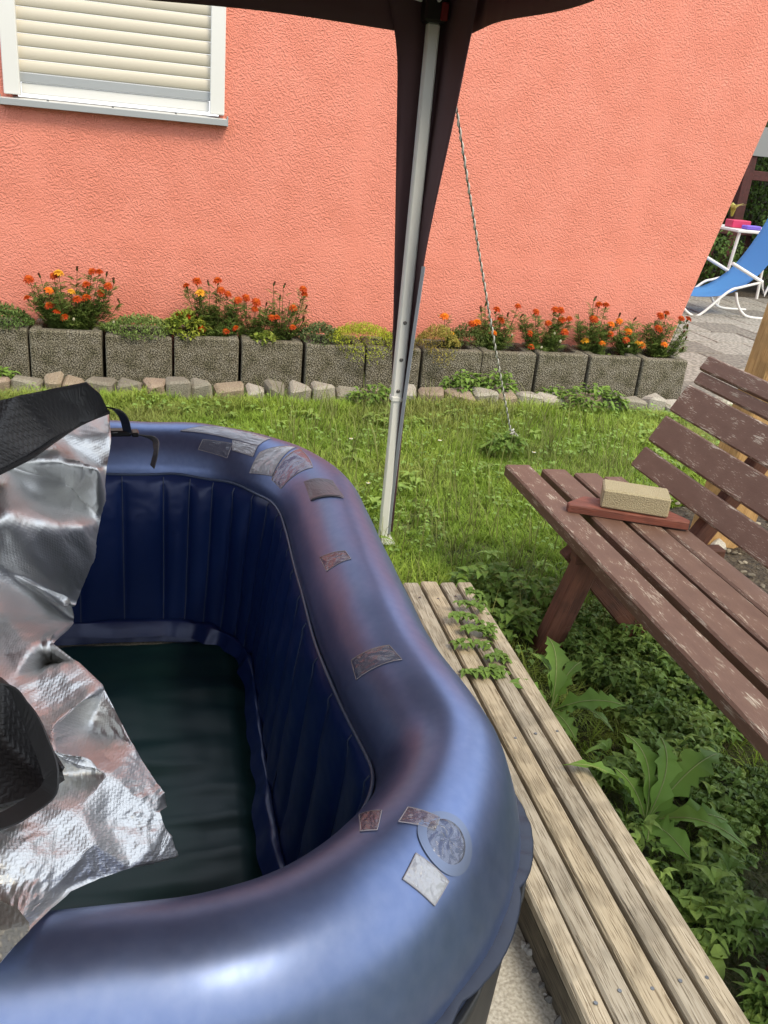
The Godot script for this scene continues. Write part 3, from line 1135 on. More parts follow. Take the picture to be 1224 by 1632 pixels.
func tub() -> void:
	tub_loop()
	swell = noise(FastNoiseLite.TYPE_SIMPLEX_SMOOTH, 3.2, 131, 2)
	wrinkle = noise(FastNoiseLite.TYPE_SIMPLEX_SMOOTH, 1.0, 133, 2)
	wrinkle.fractal_type = FastNoiseLite.FRACTAL_RIDGED
	wrinkle.domain_warp_enabled = true
	wrinkle.domain_warp_amplitude = 0.6
	wrinkle.domain_warp_frequency = 0.9
	var t := thing("inflatable_tub", Vector3.ZERO, "navy blue inflatable hot tub, empty, with repair patches on its fat rim", "hot tub")
	var n := loop_p.size()
	# rim tube
	var st := start()
	var p := PackedVector3Array()
	var uv := PackedVector2Array()
	var rows := int(n / 2.0)
	var steps := 56
	for i in rows:
		for j in steps:
			var tt := lerpf(3.0, 12.0, float(j) / (steps - 1))
			p.append(rim_point(i * 2.0, tt))
			uv.append(Vector2(i * 0.02, tt * 0.05))
	sheet_grid(st, p, rows, steps, uv, true)
	put("rim", done(st), M.vinyl, t)
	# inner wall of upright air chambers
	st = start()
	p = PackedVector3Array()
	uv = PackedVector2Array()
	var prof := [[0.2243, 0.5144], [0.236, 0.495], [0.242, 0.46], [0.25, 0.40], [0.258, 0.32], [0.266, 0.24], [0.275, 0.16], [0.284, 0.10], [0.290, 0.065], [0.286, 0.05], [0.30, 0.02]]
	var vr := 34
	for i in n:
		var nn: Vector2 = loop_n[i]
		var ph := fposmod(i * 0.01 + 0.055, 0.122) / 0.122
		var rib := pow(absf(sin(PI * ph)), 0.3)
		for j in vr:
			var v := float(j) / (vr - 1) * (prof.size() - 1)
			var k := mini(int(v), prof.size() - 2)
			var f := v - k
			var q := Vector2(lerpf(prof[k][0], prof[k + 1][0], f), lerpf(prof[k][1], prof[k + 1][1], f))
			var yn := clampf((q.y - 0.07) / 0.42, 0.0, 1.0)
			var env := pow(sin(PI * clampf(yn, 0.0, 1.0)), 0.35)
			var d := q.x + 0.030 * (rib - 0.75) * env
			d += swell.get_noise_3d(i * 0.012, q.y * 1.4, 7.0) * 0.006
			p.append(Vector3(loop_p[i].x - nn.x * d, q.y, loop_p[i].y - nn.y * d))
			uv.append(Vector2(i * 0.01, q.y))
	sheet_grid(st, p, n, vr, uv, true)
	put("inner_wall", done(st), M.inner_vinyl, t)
	# fine welded seams between the air chambers that can be seen
	var k0 := 0
	while 0.122 * k0 - 0.055 < 3.7:
		var si := int(round((0.122 * k0 - 0.055) / 0.01))
		k0 += 1
		if si < 60 or si > 390:
			continue
		var line := []
		for j in range(1, vr - 8):
			line.append(p[si * vr + j] + Vector3(-loop_n[si].x, 0, -loop_n[si].y) * 0.001)
		st = start()
		tube(st, line, 0.0016, 4, false)
		put("chamber_seam", done(st), M.piping, t)
	# welded seam where rim and inner wall meet, and along the wall's foot
	st = start()
	var pts := []
	for i in range(0, n + 3, 3):
		var a := posmod(i, n)
		var nn: Vector2 = loop_n[a]
		pts.append(Vector3(loop_p[a].x - nn.x * 0.2275, 0.5165 + 0.0025 * sin(i * 0.21), loop_p[a].y - nn.y * 0.2275))
	tube(st, pts, 0.0035, 6, false)
	put("rim_seam", done(st), M.piping, t)
	st = start()
	p = PackedVector3Array()
	uv = PackedVector2Array()
	for i in range(0, n, 2):
		var nn: Vector2 = loop_n[i]
		var wob := swell.get_noise_2d(i * 0.012, 3.0)
		for q in [[0.286, 0.085 + wob * 0.012], [0.292, 0.095 + wob * 0.015], [0.300 + wob * 0.012, 0.088 + wob * 0.01], [0.310 + wob * 0.02, 0.068], [0.322 + wob * 0.02, 0.050]]:
			p.append(Vector3(loop_p[i].x - nn.x * q[0], q[1], loop_p[i].y - nn.y * q[0]))
			uv.append(Vector2(i * 0.01, q[1]))
	sheet_grid(st, p, int((n + 1) / 2.0), 5, uv, true)
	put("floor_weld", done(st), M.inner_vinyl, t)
	# floor mat with soft wrinkles
	st = start()
	p = PackedVector3Array()
	uv = PackedVector2Array()
	var wr := noise(FastNoiseLite.TYPE_SIMPLEX_SMOOTH, 1.0, 141, 2)
	for i in 70:
		for j in 90:
			var x := lerpf(XL + 0.3, XR - 0.295, i / 69.0)
			var z := lerpf(ZF + 0.295, ZN - 0.295, j / 89.0)
			var y := 0.042 + 0.010 * wr.get_noise_2d(x * 2.0, z * 9.0) + 0.006 * wr.get_noise_2d(x * 6.0, z * 3.0)
			var e := minf(minf(i, 69 - i), minf(j, 89 - j)) / 4.0
			y -= 0.03 * (1.0 - clampf(e, 0, 1))
			p.append(Vector3(x, y, z))
			uv.append(Vector2(x, z))
	sheet_grid(st, p, 70, 90, uv)
	put("floor_mat", done(st), M.floor_mat, t)
	# outer skirt
	st = start()
	p = PackedVector3Array()
	uv = PackedVector2Array()
	for i in range(0, n, 2):
		var nn: Vector2 = loop_n[i]
		var wob := swell.get_noise_2d(i * 0.02, 11.0) * 0.010
		for q in [[0.02, -0.02], [0.012, 0.02], [-0.002, 0.12], [-0.006, 0.22], [-0.010, 0.32], [-0.018, 0.385], [-0.0215, 0.425 + wob * 2.0], [-0.0175, 0.428 + wob * 2.0], [-0.006, 0.41]]:
			p.append(Vector3(loop_p[i].x - nn.x * (q[0] + wob), q[1], loop_p[i].y - nn.y * (q[0] + wob)))
			uv.append(Vector2(i * 0.01, q[1]))
	sheet_grid(st, p, int((n + 1) / 2.0), 9, uv, true)
	put("outer_skirt", done(st), M.skirt, t)
	# scalloped weld flap round the outside
	st = start()
	p = PackedVector3Array()
	uv = PackedVector2Array()
	for i in n:
		var nn: Vector2 = loop_n[i]
		var ph := fposmod(i * 0.01 + 0.03 * sin(i * 0.031), 0.185) / 0.185
		var sc := pow(sin(PI * ph), 0.5)
		var o := 0.009 + 0.014 * sc
		var y := 0.446 - 0.008 * sc + 0.006 * swell.get_noise_2d(i * 0.08, 5.0)
		for q in [[-0.006, y - 0.004], [-0.006 - o, y + 0.002], [-0.0085 - o, y + 0.005], [-0.006 - o, y + 0.008], [-0.004, y + 0.008]]:
			p.append(Vector3(loop_p[i].x - nn.x * q[0], q[1], loop_p[i].y - nn.y * q[0]))
			uv.append(Vector2(i * 0.01, q[1] * 3.0))
	sheet_grid(st, p, n, 5, uv, true)
	put("weld_flap", done(st), M.flap, t)
	patches(t)

func patch_piece(t: Node3D, called: String, c: Array, m: Material, label: String, lift := 0.0012, edge := 0.0, nu := 44, nv := 32) -> MeshInstance3D:
	var st := start()
	var p := PackedVector3Array()
	var uv := PackedVector2Array()
	for i in nu:
		for j in nv:
			var a := float(i) / (nu - 1)
			var b := float(j) / (nv - 1)
			var q0 := Vector2(c[0][0], c[0][1]).lerp(Vector2(c[1][0], c[1][1]), a)
			var q1 := Vector2(c[3][0], c[3][1]).lerp(Vector2(c[2][0], c[2][1]), a)
			var q := q0.lerp(q1, b)
			var e := minf(minf(a, 1 - a), minf(b, 1 - b))
			var l := lift + 0.0022 * clampf(e * 12.0, 0, 1) * maxf(0.0, wrinkle.get_noise_3d(a * 1.1 + c[0][0], b * 1.1, c[0][1])) + edge * clampf(0.12 - e, 0, 1)
			p.append(rim_point(q.x, q.y, maxf(l, 0.0007)))
			uv.append(Vector2(a * 0.14 + c[0][0] * 0.13, b * 0.12 + c[0][1] * 0.07))
	sheet_grid(st, p, nu, nv, uv)
	var o := put(called, done(st), m, t)
	tag(o, label)
	# pale glue line round the tape
	st = start()
	var line := []
	for k in 4:
		for f in 10:
			var g: float = f / 10.0
			var s := lerpf(c[k][0], c[(k + 1) % 4][0], g)
			var tt := lerpf(c[k][1], c[(k + 1) % 4][1], g)
			line.append(rim_point(s, tt, lift))
	line.append(line[0])
	tube(st, line, 0.0009, 4, false)
	put("tape_edge", done(st), M.tape_edge, o)
	return o

func patches(t: Node3D) -> void:
	patch_piece(t, "tape_patch", [[306, 9.0], [294, 8.0], [271, 8.0], [272, 9.1]], M.tape_pale, "long shiny clear tape strip on the far rim")
	patch_piece(t, "tape_patch", [[296, 9.5], [283, 9.4], [283, 10.4], [297, 10.2]], M.tape, "dark square tape patch on the far rim's inner side")
	patch_piece(t, "tape_patch", [[284, 9.15], [272, 9.15], [271, 9.9], [282, 9.85]], M.tape_pale, "small clear tape patch beside the dark square one")
	patch_piece(t, "tape_patch", [[269, 9.5], [259, 7.9], [255, 10.5], [269, 10.9]], M.tape_pale, "large silvery wrinkled tape patch at the far corner")
	patch_piece(t, "tape_patch", [[254, 10.7], [257, 7.9], [240, 8.6], [245, 10.8]], M.tape_dark, "reddish wrinkled tape patch at the far corner")
	patch_piece(t, "tape_patch", [[232, 9.5], [226, 8.0], [215, 7.8], [219, 9.5]], M.tape_grey, "matt grey square tape patch with folded end", 0.0025, 0.02)
	patch_piece(t, "tape_patch", [[191, 10.0], [187, 8.75], [183, 8.65], [184, 9.9]], M.tape_dark, "small narrow tape patch halfway along the right rim")
	patch_piece(t, "tape_patch", [[153, 10.4], [150, 8.8], [145, 8.7], [148, 10.6]], M.tape, "crinkled clear tape patch on the right rim nearer the corner")
	patch_piece(t, "tape_patch", [[100, 8.3], [101, 7.4], [98.5, 7.3], [96, 8.2]], M.tape_dark, "narrow tape strip beside the round patch")
	patch_piece(t, "tape_patch", [[93, 7.25], [95, 6.2], [91, 6.05], [88.5, 7.0]], M.tape_pale, "pale square tape patch below the round patch")
	patch_piece(t, "tape_patch", [[98, 9.8], [98, 8.95], [92.5, 8.5], [91, 8.9]], M.tape_dark, "torn reddish tape scrap on the near corner's inner side")
	# round patch: outer ring and wrinkled disc
	var c := Vector2(98.8, 6.9)
	for ring in 2:
		var st := start()
		var p := PackedVector3Array()
		var uv := PackedVector2Array()
		var r0: float = [0.0, 0.70][ring]
		var r1: float = [0.70, 1.0][ring]
		for i in 65:
			for j in 21:
				var a := TAU * i / 64.0
				var r := lerpf(r0, r1, j / 20.0)
				var s := c.x + cos(a) * r * 4.6
				var tt := c.y + sin(a) * r * 0.86
				var l := 0.0016
				if ring == 0:
					l += (0.0025 * maxf(0.0, wrinkle.get_noise_2d(cos(a) * r * 1.2, sin(a) * r * 1.2)) + 0.0045 * pow(absf(sin(a * 3.5 + sin(r * 7.0))), 9.0) * clampf(r * 5.0, 0, 1)) * clampf((0.7 - r) * 5.0, 0, 1)
				p.append(rim_point(s, tt, l))
				uv.append(Vector2(cos(a) * r * 0.1, sin(a) * r * 0.1))
		sheet_grid(st, p, 65, 21, uv)
		var o := put(["round_patch", "patch_ring"][ring], done(st), [M.tape, M.ring][ring], t)
		tag(o, ["wrinkled clear disc in the round patch on the near corner", "smooth ring round the wrinkled disc"][ring])

# ---------------------------------------------------------------- folded silver cover
const COVER_EDGE := [[-0.159, 0.798, -2.019], [-0.145, 0.778, -1.880], [-0.148, 0.738, -1.823], [-0.161, 0.638, -1.760], [-0.180, 0.564, -1.704], [-0.203, 0.493, -1.668], [-0.209, 0.463, -1.648], [-0.200, 0.530, -1.511], [-0.183, 0.686, -1.199], [-0.148, 0.658, -1.186], [-0.113, 0.639, -1.155], [-0.096, 0.620, -1.128], [-0.062, 0.592, -1.059], [-0.031, 0.568, -1.015], [-0.020, 0.564, -0.999], [-0.017, 0.528, -1.010], [-0.025, 0.566, -0.959], [-0.020, 0.549, -0.947], [-0.012, 0.536, -0.945], [-0.006, 0.507, -0.935], [-0.037, 0.534, -0.899], [-0.059, 0.562, -0.867], [-0.092, 0.580, -0.836], [-0.119, 0.600, -0.800], [-0.134, 0.620, -0.760], [-0.148, 0.645, -0.712], [-0.160, 0.660, -0.680], [-0.168, 0.665, -0.660], [-0.225, 0.680, -0.629], [-0.301, 0.704, -0.828], [-0.337, 0.772, -0.993], [-0.436, 0.744, -1.354], [-0.457, 0.809, -1.537], [-0.376, 0.800, -1.575], [-0.328, 0.799, -1.661], [-0.280, 0.808, -1.727], [-0.246, 0.816, -1.800], [-0.206, 0.815, -1.914]]
const COVER_FOLDS := [[-0.292, 0.776, -1.474], [-0.228, 0.791, -1.704], [-0.155, 0.777, -1.707], [-0.223, 0.707, -1.782], [-0.230, 0.720, -1.549], [-0.207, 0.554, -1.565], [-0.307, 0.672, -1.480], [-0.279, 0.672, -1.315], [-0.183, 0.680, -1.637], [-0.249, 0.703, -1.153], [-0.211, 0.695, -1.179], [-0.193, 0.617, -1.245], [-0.188, 0.683, -1.034], [-0.221, 0.701, -1.083], [-0.155, 0.699, -0.991], [-0.125, 0.607, -1.102], [-0.149, 0.696, -0.930], [-0.086, 0.638, -0.961], [-0.049, 0.598, -0.956], [-0.082, 0.601, -0.904], [-0.149, 0.641, -0.955], [-0.116, 0.649, -0.890], [-0.190, 0.673, -0.791], [-0.095, 0.628, -0.845], [-0.184, 0.655, -0.748], [-0.223, 0.661, -0.981], [-0.202, 0.672, -0.863], [-0.151, 0.645, -0.780], [-0.341, 0.680, -1.266], [-0.266, 0.706, -0.929], [-0.232, 0.680, -0.755], [-0.358, 0.764, -1.378], [-0.133, 0.625, -0.779], [-0.157, 0.670, -0.699]]
const FLAP_EDGE := [[-0.453, 0.914, -1.568], [-0.375, 0.920, -1.621], [-0.319, 0.924, -1.660], [-0.294, 0.926, -1.677], [-0.239, 0.929, -1.716], [-0.176, 0.933, -1.760], [-0.157, 0.897, -1.812], [-0.139, 0.861, -1.855], [-0.146, 0.837, -1.882], [-0.200, 0.821, -1.847], [-0.240, 0.817, -1.748], [-0.271, 0.813, -1.665], [-0.318, 0.804, -1.601], [-0.361, 0.810, -1.506], [-0.441, 0.812, -1.473]]
const FLAP_FOLDS := [[-0.254, 0.881, -1.718], [-0.315, 0.876, -1.616], [-0.388, 0.869, -1.563], [-0.205, 0.876, -1.802]]
const POCKET_EDGE := [[-0.315, 0.787, -0.995], [-0.261, 0.776, -1.002], [-0.218, 0.761, -0.996], [-0.200, 0.751, -0.980], [-0.171, 0.731, -0.934], [-0.135, 0.709, -0.883], [-0.132, 0.694, -0.880], [-0.152, 0.684, -0.872], [-0.199, 0.689, -0.851], [-0.232, 0.707, -0.827], [-0.279, 0.717, -0.821]]
const POCKET_FOLDS := [[-0.217, 0.696, -0.960], [-0.177, 0.680, -0.928], [-0.253, 0.736, -0.912]]
const LOWFLAP_EDGE := [[-0.262, 0.700, -0.719], [-0.209, 0.700, -0.710], [-0.173, 0.700, -0.702], [-0.155, 0.695, -0.693], [-0.143, 0.690, -0.679], [-0.142, 0.685, -0.673], [-0.156, 0.680, -0.659], [-0.164, 0.680, -0.644], [-0.221, 0.690, -0.614]]
const LOWFLAP_FOLDS := [[-0.166, 0.700, -0.666], [-0.203, 0.700, -0.656]]
const STRAP_A := [[-0.268, 0.803, -0.947], [-0.211, 0.781, -0.963], [-0.181, 0.759, -0.936], [-0.157, 0.739, -0.892], [-0.143, 0.721, -0.858], [-0.147, 0.704, -0.849], [-0.169, 0.697, -0.832], [-0.191, 0.702, -0.809], [-0.239, 0.716, -0.780]]
const STRAP_B := [[-0.143, 0.850, -1.873], [-0.130, 0.830, -1.917], [-0.126, 0.770, -2.049], [-0.130, 0.680, -2.227]]
const STRAP_C := [[-0.172, 0.675, -2.229], [-0.152, 0.670, -2.251], [-0.125, 0.668, -2.248], [-0.089, 0.664, -2.242], [-0.063, 0.660, -2.220], [-0.058, 0.645, -2.186], [-0.068, 0.600, -2.187]]
const STRAP_D := [[-0.273, 0.700, -1.289], [-0.258, 0.690, -1.283], [-0.250, 0.690, -1.267]]


func cover() -> void:
	var t := thing("silver_cover", Vector3.ZERO, "crumpled silver insulated tub cover with black straps, thrown over the tub's left side", "tub cover")
	put("silver_sheet", crumple(COVER_EDGE, COVER_FOLDS, 4, 0.015, 6.5, 0.003, 4, 151), M.silver, t)
	put("black_hem", crumple(FLAP_EDGE, FLAP_FOLDS, 4, 0.006, 3.0, 0.004, 20, 152), M.black_cloth, t)
	put("black_pocket", crumple(POCKET_EDGE, POCKET_FOLDS, 4, 0.006, 3.0, 0.004, 16, 153), M.black_cloth, t)
	put("grey_underside", crumple(LOWFLAP_EDGE, LOWFLAP_FOLDS, 4, 0.008, 4.0, 0.008, 16, 154), M.grey_cloth, t)
	var st := start()
	ribbon(st, spline(vecs(STRAP_A)), 0.026, Vector3(0.6, 0.0, 0.8))
	put("pocket_strap", done(st), M.dark_strap, t)
	st = start()
	ribbon(st, spline(vecs(STRAP_B)), 0.022, Vector3(0.75, 0.1, 0.66))
	put("hanging_strap", done(st), M.dark_strap, t)
	st = start()
	ribbon(st, spline(vecs(STRAP_C)), 0.020, Vector3(0.55, 0.25, 0.8))
	var s := put("buckle_strap", done(st), M.strap, t)
	tag(s, "light grey strap end hanging from the black buckle")
	st = start()
	var at := vec(STRAP_C[1])
	block(st, Transform3D(Basis(Vector3.UP, 0.1), at), Vector3(0.062, 0.016, 0.030), 0.004)
	block(st, Transform3D(Basis(Vector3.UP, 0.1), at + Vector3(0.040, 0.0, 0.004)), Vector3(0.018, 0.012, 0.036), 0.003)
	put("buckle", done(st), M.black_plastic, t)
	# hem cord along the black edge
	st = start()
	var cord := []
	for k in [8, 9, 10, 11, 12, 13]:
		cord.append(vec(FLAP_EDGE[k]) + Vector3(0, 0.003, 0.004))
	tube(st, spline(cord, 5), 0.005, 6)
	put("hem_cord", done(st), M.black_cloth, t)

# ---------------------------------------------------------------- tent
func tent() -> void:
	var t := thing("garden_tent", Vector3.ZERO, "dark maroon folding tent with grey metal leg standing over the tub", "tent")
	var x0 := -2.15
	var x1 := 0.80
	var z0 := -3.0
	var z1 := 0.02
	var corners := [[x1, z0, 1, -1], [x0, z0, -1, -1], [x1, z1, 1, 1], [x0, z1, -1, 1]]
	# roof: four sagging cloth panels as one canopy
	var st := start()
	var p := PackedVector3Array()
	var uv := PackedVector2Array()
	var apex := Vector3((x0 + x1) * 0.5, 2.62, (z0 + z1) * 0.5)
	var e := 0.06
	for i in 41:
		for j in 41:
			var a := i / 40.0
			var b := j / 40.0
			var x := lerpf(x0 - e, x1 + e, a)
			var z := lerpf(z0 - e, z1 + e, b)
			var r := maxf(absf(a - 0.5), absf(b - 0.5)) * 2.0
			var y := lerpf(apex.y, 1.965, r) - 0.10 * sin(PI * r) * 0.6
			p.append(Vector3(x, y, z))
			uv.append(Vector2(x, z))
	sheet_grid(st, p, 41, 41, uv)
	put("canopy", done(st), M.canopy, t)
	# valances hanging on four sides, with soft waves
	for side in 4:
		st = start()
		p = PackedVector3Array()
		uv = PackedVector2Array()
		for i in 61:
			var a := i / 60.0
			var c: Vector3
			var out: Vector3
			match side:
				0: c = Vector3(lerpf(x0 - e, x1 + e, a), 0, z0 - e); out = Vector3(0, 0, -1)
				1: c = Vector3(x1 + e, 0, lerpf(z0 - e, z1 + e, a)); out = Vector3(1, 0, 0)
				2: c = Vector3(lerpf(x0 - e, x1 + e, a), 0, z1 + e); out = Vector3(0, 0, 1)
				_: c = Vector3(x0 - e, 0, lerpf(z0 - e, z1 + e, a)); out = Vector3(-1, 0, 0)
			for j in 6:
				var b := j / 5.0
				p.append(c + Vector3(0, lerpf(1.965, 1.747 + 0.006 * sin(a * 17.0), b), 0) + out * (0.012 * b * sin(a * 23.0 + side)))
				uv.append(Vector2(a * 3.0, b * 0.2))
			for j in 6:
				var b := 1.0 - j / 5.0
				p.append(c + Vector3(0, lerpf(1.963, 1.745 + 0.006 * sin(a * 17.0), b), 0) + out * (0.003 + 0.012 * b * sin(a * 23.0 + side)))
				uv.append(Vector2(a * 3.0, b * 0.2))
		sheet_grid(st, p, 61, 12, uv)
		put("valance", done(st), M.canopy, t)
	# closed wall added out of view on the far left, to darken the tub
	st = start()
	p = PackedVector3Array()
	uv = PackedVector2Array()
	for i in 41:
		var a := i / 40.0
		for j in 10:
			var b := j / 9.0
			p.append(Vector3(x0 - e * 0.5 + 0.02 * sin(a * 31.0) * (0.3 + b), lerpf(1.9, 0.02, b), lerpf(z0, z1, a)))
			uv.append(Vector2(a * 3.0, b * 2.0))
	sheet_grid(st, p, 41, 10, uv)
	put("added_side_wall", done(st), M.canopy, t)
	# legs: outer tube over inner tube, bolts, foot
	for c in corners:
		var lx: float = c[0] - c[2] * 0.035
		var lz: float = c[1] - c[3] * -0.0
		st = start()
		block(st, Transform3D(Basis(), Vector3(lx, 1.165, lz)), Vector3(0.039, 1.21, 0.036), 0.005)
		block(st, Transform3D(Basis(), Vector3(lx, 0.572, lz)), Vector3(0.044, 0.022, 0.041), 0.004)
		var leg := put("tent_leg", done(st), M.leg, t)
		put("inner_tube", block_mesh(Vector3(0.031, 0.58, 0.029), 0.004), M.leg, leg, Transform3D(Basis(), Vector3(lx, 0.285, lz)))
		put("foot_plate", block_mesh(Vector3(0.085, 0.006, 0.085), 0.002), M.leg, leg, Transform3D(Basis(), Vector3(lx, 0.004, lz)))
		st = start()
		tube(st, [Vector3(0, 0, 0.0), Vector3(0, 0, 0.0025), Vector3(0, 0, 0.004)], [0.007, 0.007, 0.004], 10)
		var bolt := done(st)
		for y in [0.847, 0.716, 0.602]:
			put("bolt", bolt, M.bolt, leg, Transform3D(Basis(), Vector3(lx, y, lz + 0.018)))
		# corner connector and truss bars
		st = start()
		block(st, Transform3D(Basis(), Vector3(lx, 1.82, lz)), Vector3(0.07, 0.10, 0.07), 0.008)
		put("corner_connector", done(st), M.black_plastic, t)
		if c[2] == 1 and c[3] == -1:
			put("release_catch", block_mesh(Vector3(0.022, 0.05, 0.014), 0.003), M.red_plastic, t, Transform3D(Basis(), Vector3(lx + 0.022, 1.80, lz + 0.042)))
		st = start()
		beam(st, Vector3(lx - c[2] * 0.04, 1.835, lz), Vector3(lx - c[2] * 1.42, 2.06, lz - c[3] * 0.05), 0.012, 0.026)
		beam(st, Vector3(lx - c[2] * 0.04, 1.99, lz - c[3] * 0.015), Vector3(lx - c[2] * 1.42, 1.80, lz - c[3] * 0.05), 0.012, 0.026)
		beam(st, Vector3(lx, 1.835, lz - c[3] * 0.04), Vector3(lx - c[2] * 0.05, 2.06, lz - c[3] * 1.42), 0.012, 0.026)
		beam(st, Vector3(lx - c[2] * 0.015, 1.99, lz - c[3] * 0.04), Vector3(lx - c[2] * 0.05, 1.80, lz - c[3] * 1.42), 0.012, 0.026)
		put("truss_bars", done(st), M.leg, t)
		# cloth gussets running down both outer sides of the leg
		for k in 2:
			st = start()
			p = PackedVector3Array()
			uv = PackedVector2Array()
			for i in 41:
				var a := i / 40.0
				var y := lerpf(1.96, 0.02, a)
				var w: float = [0.120, 0.165][k] * pow(clampf((y - 0.02) / 1.78, 0.0, 1.0), 1.25) + [0.030, 0.042][k]
				if y > 1.62:
					w += 0.025 * minf(pow((y - 1.62) / 0.18, 2.0), 1.6)
				for j in 9:
					var b := j / 8.0
					var wave := 0.006 * sin(b * 7.0 + a * 5.0)
					var q: Vector3
					if k == 0:
						q = Vector3(c[0] + c[2] * 0.012 - c[2] * w * b, y, c[1] + c[3] * (0.042 + wave))
					else:
						q = Vector3(c[0] - c[2] * (0.010 - wave - 0.045 * b * smoothstep(1.0, 1.80, y)), y, c[1] + c[3] * 0.042 - c[3] * w * b)
					p.append(q)
					uv.append(Vector2(b * w, y))
				for j in 9:
					var b := 1.0 - j / 8.0
					var wave := 0.006 * sin(b * 7.0 + a * 5.0)
					if k == 0:
						p.append(Vector3(c[0] + c[2] * 0.012 - c[2] * w * b, y, c[1] + c[3] * (0.044 + wave)))
					else:
						p.append(Vector3(c[0] - c[2] * (0.008 - wave - 0.045 * b * smoothstep(1.0, 1.80, y)), y, c[1] + c[3] * 0.042 - c[3] * w * b))
					uv.append(Vector2(b * w, y))
			sheet_grid(st, p, 41, 18, uv)
			var gs := put("corner_gusset", done(st), M.canopy, t)
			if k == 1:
				st = start()  # grey ribbon imitates the lit side of the gusset along its free edge
				var lit_edge := []
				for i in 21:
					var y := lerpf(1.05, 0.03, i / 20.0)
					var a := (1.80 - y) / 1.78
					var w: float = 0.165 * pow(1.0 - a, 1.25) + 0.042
					lit_edge.append(Vector3(c[0] - c[2] * (0.009 - 0.006 * sin(7.0 + a * 5.0)), y, c[1] + c[3] * 0.042 - c[3] * w))
				ribbon(st, lit_edge, 0.012, Vector3(0.8, 0, 0.6), 0.003)
				put("lit_edge_strip", done(st), M.lit_edge, gs)

func guy_rope() -> void:
	var t := thing("guy_rope", Vector3.ZERO, "thin black and white twisted tent rope running from tent to lawn", "rope")
	var a := Vector3(0.812, 1.79, -3.065)
	var b := Vector3(1.70, 0.07, -4.16)
	for k in 2:
		var st := start()
		var pts := []
		var d := (b - a).normalized()
		var x := d.cross(Vector3.UP).normalized()
		var y := d.cross(x)
		var n := 700
		for i in n + 1:
			var f := float(i) / n
			var ang := f * 160.0 * TAU / 4.0 + k * PI
			var sag := Vector3(0, -0.03 * sin(PI * f), 0)
			pts.append(a.lerp(b, f) + sag + (x * cos(ang) + y * sin(ang)) * 0.0026)
		tube(st, pts, [0.0042, 0.0020][k], 5)
		put("rope_strand", done(st), [M.rope_white, M.rope_dark][k], t)
	# knot, loose tails and peg
	var st := start()
	var knot := []
	for i in 40:
		var f := i / 39.0
		knot.append(b + Vector3(0.010 * cos(f * 19.0), 0.025 - f * 0.05, 0.010 * sin(f * 19.0)))
	tube(st, knot, 0.0042, 6)
	for k in 3:
		tube(st, spline([b + Vector3(0, 0.02, 0), b + Vector3(0.02 + 0.008 * k, -0.01, 0.012 * (k - 1)), b + Vector3(0.025 + 0.012 * k, -0.055, 0.02 * (k - 1))], 5), 0.0028, 5)
	put("knot", done(st), M.rope_white, t)
	var peg := start()
	tube(peg, spline([b + Vector3(0, 0.0, 0.0), b + Vector3(0.012, 0.012, 0), b + Vector3(0.02, -0.01, 0), b + Vector3(0.0, -0.12, 0.02)], 6), 0.0035, 6)
	put("tent_peg", done(peg), M.bolt, t)

